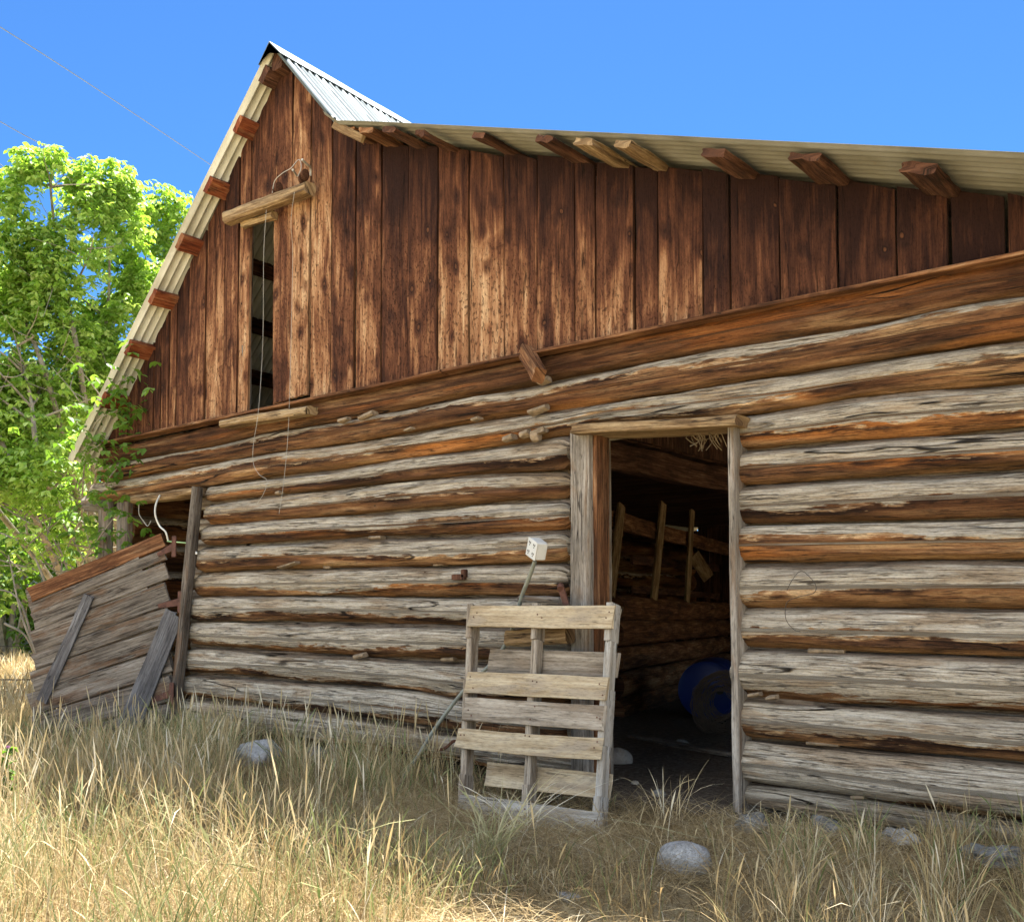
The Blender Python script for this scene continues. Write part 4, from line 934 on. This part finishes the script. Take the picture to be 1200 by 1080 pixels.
def tree():
    T = thing('boxelder_tree', 'tall bright green leafy tree with pale slender stems left of the barn', 'tree')
    base = G(118, 800, .1)
    r = np.random.default_rng(11); tw = MB(); tips = []
    stems = [(118, 640, 88, 430, 55, 200, 10.6), (100, 650, 60, 470, -20, 260, 10.4), (128, 640, 108, 470, 130, 230, 11.2), (90, 660, 60, 560, 10, 380, 10.0), (140, 650, 150, 520, 175, 260, 11.8), (75, 690, 20, 560, -90, 330, 10.3), (70, 700, -30, 560, -200, 300, 11.0), (150, 650, 165, 560, 205, 255, 12.2), (105, 680, 100, 540, 60, 330, 11.8)]
    trunk = MB(); allp = []
    for x0, y0, x1, y1, x2, y2, z in stems:
        b0 = base+np.array([r.normal(0, .12), r.normal(0, .12), -.1])
        P_ = [b0, D(x0, y0, (z+proj(base)[2])/2), D(x1, y1, z), D((x1+x2)/2, (y1+y2)/2, z+r.normal(0, .3)), D(x2, y2, z+r.normal(0, .3))]
        P_ = [p+r.normal(0, .05, 3)*(k > 0) for k, p in enumerate(P_)]
        trunk.tube(P_, [.042, .038, .028, .016, .005], 9, seed=r.uniform(0, 50), sub=8)
        # side branches
        Pa = np.array(P_); 
        for k in range(9):
            t = r.uniform(.25, .97)*(len(Pa)-1); i = int(t); p = Pa[i]+(Pa[min(i+1, 4)]-Pa[i])*(t-i)
            az = r.uniform(0, 2*pi); l = r.uniform(.5, 1.2)*(1.25-t/5); d_ = np.array([cos(az), sin(az), r.uniform(.1, .9)])
            q = p+d_*l*.5; e = p+d_*l+np.array([0, 0, -.1*l]); tw.tube([p, q+r.normal(0, .05, 3), e], [.014, .009, .003], 6, sub=5); allp += [(p, q, e)]
            for _ in range(3):
                s0 = q+(e-q)*r.uniform(0, .9); e2 = s0+r.normal(0, .25, 3)+np.array([0, 0, .1]); tw.tube([s0, (s0+e2)/2+r.normal(0, .03, 3), e2], [.006, .004, .002], 4, sub=3); allp += [(s0, (s0+e2)/2, e2)]
    # low branches reaching over the eave towards the viewer
    for q in (((105, 600), (128, 470), (150, 440), 8.35), ((100, 600), (128, 560), (140, 545), 8.4), ((95, 660), (120, 625), (138, 600), 8.35), ((100, 560), (110, 500), (138, 480), 8.4), ((95, 620), (100, 540), (118, 520), 8.5), ((80, 640), (95, 610), (105, 640), 8.8)):
        a, b2, c2 = D(*q[0], 10.2), D(*q[1], q[3]+.2), D(*q[2], q[3]); tw.tube([a, b2, c2], [.010, .006, .003], 5); 
        C2 = np.array([c2+r.normal(0, .13, 3) for _ in range(15)]+[b2+r.normal(0, .17, 3) for _ in range(15)]); tips.append(C2)
    # bare branching sticks at the lower left
    for k in range(26):
        p = D(r.uniform(30, 130), r.uniform(600, 690), r.uniform(9.8, 10.8)); e = p+np.array([r.normal(-.2, .3), r.normal(-.2, .3), r.uniform(-.2, .7)])*r.uniform(.5, 1.4)
        tw.tube([p, (p+e)/2+r.normal(0, .08, 3), e], [.009, .006, .003], 5)
    for q in (((5, 730), (30, 745), (45, 780), 9.2), ((45, 780), (20, 700), (-30, 690), 9.6), ((60, 700), (30, 640), (-40, 610), 9.6), ((45, 770), (25, 720), (10, 650), 9.5)):
        tw.tube([D(*q[0], q[3]), D(*q[1], q[3]), D(*q[2], q[3]+.1)], [.012, .009, .005], 6)
    trunk.build('trunk', M_BARK, T); tw.build('branches', M_BARK, T)
    # crown: sprigs in overlapping clumps round the stems
    cl = [(50, 190, 30, 10.4), (48, 235, 45, 10.6), (5, 260, 55, 10.4), (-60, 240, 60, 10.6), (90, 240, 40, 10.6), (125, 215, 34, 10.9), (118, 265, 55, 11), (168, 228, 22, 11.6), (150, 285, 50, 11.4), (205, 240, 24, 12.2), (195, 275, 40, 12.1), (20, 330, 70, 10.5), (90, 330, 70, 10.8), (150, 340, 60, 11.4), (175, 320, 50, 12), (-60, 340, 80, 10.6), (40, 410, 75, 10.6), (110, 410, 65, 11.2), (-50, 440, 90, 10.6), (30, 490, 70, 10.2), (95, 470, 50, 11.5), (10, 560, 60, 10.0), (60, 560, 45, 11.5), (-60, 560, 90, 10.4), (15, 640, 48, 9.8), (75, 625, 35, 11.6), (-60, 660, 80, 10.2), (10, 715, 34, 9.6), (15, 770, 16, 9.5), (70, 560, 45, 9.9), (95, 620, 28, 9.9), (60, 660, 30, 10.4), (100, 530, 24, 9.6), (-160, 300, 110, 10.8), (-170, 470, 120, 10.8), (-170, 620, 110, 10.6)]
    C3 = []
    for px, py, rp, z in cl:
        rad = rp*z/FPX; vis = px > -110; nn = int((1000 if vis else 300)*(rad/.45)**2.2)
        v = r.normal(0, 1, (nn, 3)); v = unit(v)*(r.uniform(0, 1, (nn, 1))**.40)*rad*np.array([1, 1.25, 1]); 
        C3.append(D(px, py, z)+v)
    C3 = np.vstack(C3)
    g = vn(C3[:, 0]*2.6, C3[:, 1]*2.6, C3[:, 2]*2.2)+.5*vn(C3[:, 0]*6, C3[:, 1]*6, C3[:, 2]*6)
    C3 = C3[g > -.12+.28*np.clip((proj_y(C3)-350)/200, 0, 1)]
    q = np.array([proj(p) for p in C3]); 
    # keep foliage off the barn's own volume
    inb = (C3[:, 0] > -8.35) & (C3[:, 1] > -.35)
    C3 = C3[~inb]
    low = proj_y(C3) > 620
    leaves('crown', C3[~low | (r.random(len(C3)) < .55)], M_LEAF, T, .060, 5, r=r)
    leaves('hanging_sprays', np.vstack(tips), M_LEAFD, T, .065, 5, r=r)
    print('sprigs', len(C3))
def proj_y(A):
    v = A-CAM; return PY-FPX*(v@CU)/(v@CF)
tree()
def shrub(c, rad, hgt, n, mat, label, seed, size=.10, trunk=True, group=None, name='background_tree'):
    T = thing(name, label, 'tree', group); r = np.random.default_rng(seed); mb = MB(); C_ = []
    for k in range(6):
        e = np.array(c)+np.array([r.normal(0, rad*.45), r.normal(0, rad*.45), hgt*r.uniform(.55, .95)])
        mb.tube([np.array(c)-np.array([0, 0, .1]), (np.array(c)+e)/2+r.normal(0, .1, 3), e], [.07, .045, .01], 6, sub=4)
    mb.build('trunk', M_BARK, T)
    for k in range(16):
        cc = np.array(c)+np.array([r.normal(0, rad*.5), r.normal(0, rad*.5), hgt*r.uniform(.15, .95)]); rr = rad*r.uniform(.3, .55)
        C_.append(cc+unit(r.normal(0, 1, (n//16, 3)))*(r.uniform(0, 1, (n//16, 1))**.4)*rr)
    leaves('crown', np.vstack(C_), mat, T, size, 4, r=r); return T
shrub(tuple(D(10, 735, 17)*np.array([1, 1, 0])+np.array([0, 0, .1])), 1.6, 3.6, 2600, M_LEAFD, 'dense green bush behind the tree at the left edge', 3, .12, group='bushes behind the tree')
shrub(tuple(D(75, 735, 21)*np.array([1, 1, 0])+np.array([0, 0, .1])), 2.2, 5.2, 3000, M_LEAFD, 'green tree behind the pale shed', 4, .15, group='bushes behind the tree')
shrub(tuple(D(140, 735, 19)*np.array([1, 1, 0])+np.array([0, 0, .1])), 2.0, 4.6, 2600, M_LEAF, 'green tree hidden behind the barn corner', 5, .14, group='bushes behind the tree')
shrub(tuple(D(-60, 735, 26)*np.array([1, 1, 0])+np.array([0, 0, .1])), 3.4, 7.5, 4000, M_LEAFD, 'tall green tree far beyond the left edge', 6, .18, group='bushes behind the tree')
# pale shed behind the tree
T = thing('pale_shed', 'pale blue grey shed glimpsed through the tree branches', 'shed')
c_ = D(45, 720, 19.); sx = np.array([cos(YAW), sin(YAW), 0]); M_SHED = plain('pale_blue_grey_siding', (.42, .50, .55), .7, 0, .1, 3)
Rs = np.array([[cos(.5), -sin(.5), 0], [sin(.5), cos(.5), 0], [0, 0, 1]])
mb = MB()
for k in range(14): mb.box(np.array([c_[0], c_[1], .55])+Rs@np.array([-1.3+k*.2, 0, .25]), (.19, 1.6, 2.1), Rs, .01)
mb.build('wall', M_SHED, T)
mb = MB()
for sgn in (-1, 1):
    mb.box(np.array([c_[0], c_[1], 2.05])+Rs@np.array([0, sgn*.45, .0]), (3.1, 1.15, .05), Rs@np.array([[1, 0, 0], [0, cos(sgn*-.5), -sin(sgn*-.5)], [0, sin(sgn*-.5), cos(sgn*-.5)]]), .005)
mb.build('roof', plain('grey_shed_roof', (.35, .37, .38), .7), T)
# wire fence at far left
wf = thing('wire_fence', 'low wire fence crossing the golden field at left edge', 'fence')
mb = MB(); mb.tube([D(-150, 795, 9.6), D(0, 796, 9.7), D(45, 796, 9.8)], .006, 5); mb.tube([D(-150, 756, 9.6), D(0, 757, 9.7), D(45, 757, 9.8)], .004, 5); mb.build('wire', M_IRON, wf)
mb = MB(); p = D(-130, 800, 9.65); mb.tube([np.array([p[0], p[1], -.1]), np.array([p[0], p[1], 1.1])], .05, 8); mb.build('post', M_DOORW, wf)
# low hills far behind
def hills():
    xs = np.linspace(-500, 500, 90); ys = np.linspace(0, 1, 14); X, Yt = np.meshgrid(xs, ys); Y = 330+Yt*320
    Z = -2+np.sin(Yt*pi*.5)*(26+12*vn(X*.006, 0, 3)+6*vn(X*.02, Yt*3, 8)); V = np.stack([X, Y, Z], -1).reshape(-1, 3); idx = np.arange(90*14).reshape(14, 90)
    F = np.stack([idx[:-1, :-1], idx[:-1, 1:], idx[1:, 1:], idx[1:, :-1]], -1).reshape(-1, 4)
    tag(fast_mesh('hills', V, F, {}, plain('sage_hill', (.22, .22, .11), .95, 0, .2, .02), None, True), kind='structure')
hills()

# grass ---------------------------------------------------------------
def grass_mat(name, stops, tr=.3):
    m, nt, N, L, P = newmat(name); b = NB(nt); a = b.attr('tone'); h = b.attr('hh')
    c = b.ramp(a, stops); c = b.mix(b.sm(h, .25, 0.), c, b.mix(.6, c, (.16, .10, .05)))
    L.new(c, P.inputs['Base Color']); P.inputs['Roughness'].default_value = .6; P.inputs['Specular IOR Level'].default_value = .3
    t = N.new('ShaderNodeBsdfTranslucent'); L.new(c, t.inputs[0]); mx = N.new('ShaderNodeMixShader'); mx.inputs[0].default_value = tr
    L.new(P.outputs[0], mx.inputs[1]); L.new(t.outputs[0], mx.inputs[2]); L.new(mx.outputs[0], N['Material Output'].inputs[0]); return m
def blades(name, X, Y, H, Wd, lean, tone, mat, label, seedhead=0., curl=.5, seg=5, r=rng):
    n = len(X); Z = ground_z(X, Y)-.01; az = r.uniform(0, 2*pi, n); la = r.uniform(0, 2*pi, n)*1.0
    ld = np.stack([np.cos(la), np.sin(la), 0*la], -1); sd_ = np.stack([np.cos(az), np.sin(az), 0*az], -1)
    t = np.linspace(0, 1, seg+1)[None, :, None]
    lean_ = lean[:, None, None]; cr = (r.uniform(0, 1, n)**2*curl)[:, None, None]; H_ = H[:, None, None]
    root = np.stack([X, Y, Z], -1)[:, None]
    horiz = ld[:, None]*(lean_*t+(.35+cr)*lean_*t**3+cr*.5*t**3)*H_
    up = np.zeros((n, seg+1, 3)); up[..., 2] = ((t-cr*.55*t**4-.25*lean_*t**2)*H_)[..., 0]
    P_ = root+horiz+up
    wprof = np.interp(np.linspace(0, 1, seg+1), [0, .5, .8, 1], [.8, 1, .55, .08])[None, :]
    if seedhead > 0:
        sh = r.random(n) < seedhead; w2 = np.interp(np.linspace(0, 1, seg+1), [0, .68, .8, .92, 1], [.5, .45, 2.2, 1.6, .2])[None, :]
        wprof = np.where(sh[:, None], w2, wprof)
    else: wprof = np.repeat(wprof, n, 0)
    wv = sd_[:, None]*(Wd[:, None]*wprof/2)[..., None]
    V = np.stack([P_-wv, P_+wv], 2).reshape(-1, 3)
    k = (np.arange(n)*(seg+1)*2)[:, None]+np.arange(seg)[None]*2
    F = np.stack([k, k+1, k+3, k+2], -1).reshape(-1, 4)
    tn = np.repeat(tone, (seg+1)*2); hh = np.tile(np.repeat(np.linspace(0, 1, seg+1), 2), n)
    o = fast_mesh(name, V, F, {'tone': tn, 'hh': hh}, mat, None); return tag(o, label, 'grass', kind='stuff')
def scatter(n, x0, x1, y0, y1, r, margin=120, near=2.2, skip_sunlit=True):
    X = r.uniform(x0, x1, n); Y = r.uniform(y0, y1, n); ok = ~((X > -8.35) & (X < 3.6) & (Y > -.10))
    v = np.stack([X, Y, 0*X-.2], -1)-CAM; z = v@CF; px = PX+FPX*(v@CR)/np.maximum(z, .01)
    ok &= (z > near) & (px > -margin-200) & (px < 1200+margin)
    if skip_sunlit:         # near blades left out where they would stand in sun beyond the barn's shadow
        lim = np.where(X > -2.2, -1.7, -1.7+.5*(X+2.2)); ok &= (Y > lim+.15*vn(X*3, Y*3, 6)) | (X < -2.6-.3*vn(X*2, Y*2, 3))
    return X[ok], Y[ok]
M_STRAW = grass_mat('dry_straw_blades', [(0, (.17, .115, .05)), (.25, (.33, .235, .11)), (.6, (.50, .385, .195)), (.9, (.62, .51, .31)), (1, (.74, .67, .50))])
M_GREEN = grass_mat('fading_green_blades', [(0, (.09, .125, .035)), (.4, (.20, .23, .085)), (.75, (.37, .36, .17)), (1, (.54, .48, .27))])
r = np.random.default_rng(5)
def hfac(X, Y):         # grass is shorter and thinner by the pallet and the doorway
    door = np.exp(-((X+2.75)/1.0)**2-((Y+.3)/.7)**2); pal = np.exp(-((X+3.3)/1.0)**2-((Y+1.05)/.6)**2)
    k = np.clip(.75*door+.78*pal, 0, .88)
    for p, rr in ROCKS:          # nothing tall grows right in front of the stones
        d = CAM[:2]-p[:2]; d = d/np.linalg.norm(d); u = (X-p[0])*d[0]+(Y-p[1])*d[1]; v = -(X-p[0])*d[1]+(Y-p[1])*d[0]
        k = np.maximum(k, .62*((u > 0) & (u < 1.5) & (np.abs(v) < rr*.8)))
        k = np.maximum(k, .93*((u > -rr) & (u < rr+.30) & (np.abs(v) < rr*.95)))
    k = np.maximum(k, .32*(X < -6.2))
    return 1-k
X, Y = scatter(160000, -13, 2, -4.6, 0, r); cl = vn(X*2.2, Y*2.2, 9)*.5+vn(X*6, Y*6, 2)*.4
keep = r.random(len(X)) < np.clip(.62+cl*.8, .08, 1)*hfac(X, Y); X, Y = X[keep], Y[keep]; n = len(X)
H = (.20+.28*r.random(n)**2)*(1+.35*vn(X*1.4, Y*1.4, 3))*hfac(X, Y)*np.where(X > -2.8, .72, 1)
tone = np.clip(.5+.35*vn(X*2, Y*2, 7)+r.normal(0, .22, n), 0, 1)
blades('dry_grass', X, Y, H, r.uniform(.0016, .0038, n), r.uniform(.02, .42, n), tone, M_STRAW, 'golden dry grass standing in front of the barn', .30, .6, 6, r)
X, Y = scatter(190000, -13, 2, -4.4, -.02, r, skip_sunlit=False); n = len(X)
blades('matted_straw', X, Y, .05+.17*r.random(n)**1.5, r.uniform(.0016, .004, n), r.uniform(.6, 2.2, n), np.clip(r.normal(.42, .3, n)+.25*vn(X*3, Y*3, 5), 0, 1), M_STRAW, 'matted low straw lying between the taller stalks', 0, 1.2, 4, r)
X, Y = scatter(60000, -12, 2, -3.6, -.05, r); p = .8*np.exp(-((X+5.6)/1.5)**2-((Y+.7)/.55)**2)+.22+.5*(vn(X*1.7, Y*1.7, 13) > .25)
k = r.random(len(X)) < np.clip(p*hfac(X, Y), 0, 1)*.55; X, Y = X[k], Y[k]; n = len(X)
blades('green_grass', X, Y, (.26+.26*r.random(n))*hfac(X, Y)*np.where(X > -2.8, .8, 1), r.uniform(.0025, .006, n), r.uniform(.05, .5, n), np.clip(r.normal(.45, .25, n), 0, 1), M_GREEN, 'half green grass growing among the dry stalks', .1, .5, 6, r)
X, Y = scatter(6500, -11, 1.5, -2.6, -.03, r); k = r.random(len(X)) < np.clip(.25+.9*np.exp(-((X+5.5)/1.6)**2), 0, 1)*np.clip(hfac(X, Y)**2, 0, 1)*.7; X, Y = X[k], Y[k]; n = len(X)
blades('seed_stalks', X, Y, r.uniform(.30, .54, n)*np.where(X > -2.6, .7, 1), r.uniform(.003, .0048, n), r.uniform(.02, .22, n), np.clip(r.normal(.75, .2, n), 0, 1), M_STRAW, 'tall pale seed stalks rising above the other grass', 1., .12, 9, r)
# far field at the left
X = r.uniform(-26, -8.4, 60000); Y = r.uniform(-1, 16, 60000); v = np.stack([X, Y, 0*X], -1)-CAM; z = v@CF; px = PX+FPX*(v@CR)/z; k = (px > -160) & (px < 130) & (z > 8); X, Y = X[k], Y[k]; n = len(X)
blades('field_grass', X, Y, .2+.25*r.random(n), r.uniform(.006, .014, n), r.uniform(.05, .5, n), np.clip(r.normal(.6, .25, n), 0, 1), M_STRAW, 'golden field grass left of the barn', .1, .6, 4, r)
# dried splayed tuft right of centre, thistle at the left edge
def tuft(name, c0, n, h, wd, mat, label, cat, lean=(.1, .8), tone=.6):
    rr = np.random.default_rng(int(abs(c0[0]*1000))); X = c0[0]+rr.normal(0, .04, n); Y = c0[1]+rr.normal(0, .04, n)
    o = blades(name, X, Y, h*rr.uniform(.6, 1.1, n), rr.uniform(*wd, n), rr.uniform(*lean, n), np.clip(rr.normal(tone, .15, n), 0, 1), mat, label, .25, .9, 8, rr)
    del o['kind']; o['category'] = cat; return o
tuft('grass_tuft', G(575, 1075, -.3), 60, .42, (.004, .008), M_GREEN, 'yellow green grass tuft in the foreground below the pallet', 'grass tuft', (.1, .9), .9)
tuft('grass_tuft', G(780, 985, -.06), 34, .34, (.002, .005), M_STRAW, 'tall grass tuft beside the speckled boulder', 'grass tuft', (.05, .5), .8)
tuft('grass_tuft', G(610, 1020, -.2), 26, .33, (.005, .008), M_STRAW, 'bleached splayed stalks in front of the pallet', 'grass tuft', (.4, 1.1), 1.)
T = thing('thistle', 'spiky green thistle with a small purple flower at the left edge', 'thistle'); b0 = G(-4, 985, -.2); mb = MB()
top = D(10, 878, proj(b0)[2]-.05); mb.tube([b0, (b0+top)/2+np.array([.02, 0, 0]), top], [.006, .005, .003], 6); mb.tube([(b0+top)/2, D(28, 905, proj(b0)[2])], .003, 5)
mb.build('stem', plain('thistle_stem', (.2, .3, .1), .7), T)
rr = np.random.default_rng(8); n = 130; t = rr.uniform(.1, 1, n); Cc = b0+(top-b0)*t[:, None]+rr.normal(0, .012, (n, 3)); leaves('leaves', Cc, M_LEAFD, T, .05, 2, .0, r=rr)
mb = MB()
for k in range(26):
    v = unit(np.array([rr.normal(0, .5), rr.normal(0, .5), 1.])); mb.tube([top, top+v*.022], [.002, .001], 3)
mb.build('flower', plain('purple_thistle_bloom', (.45, .16, .42), .7), T)
print('objects', len(bpy.data.objects))
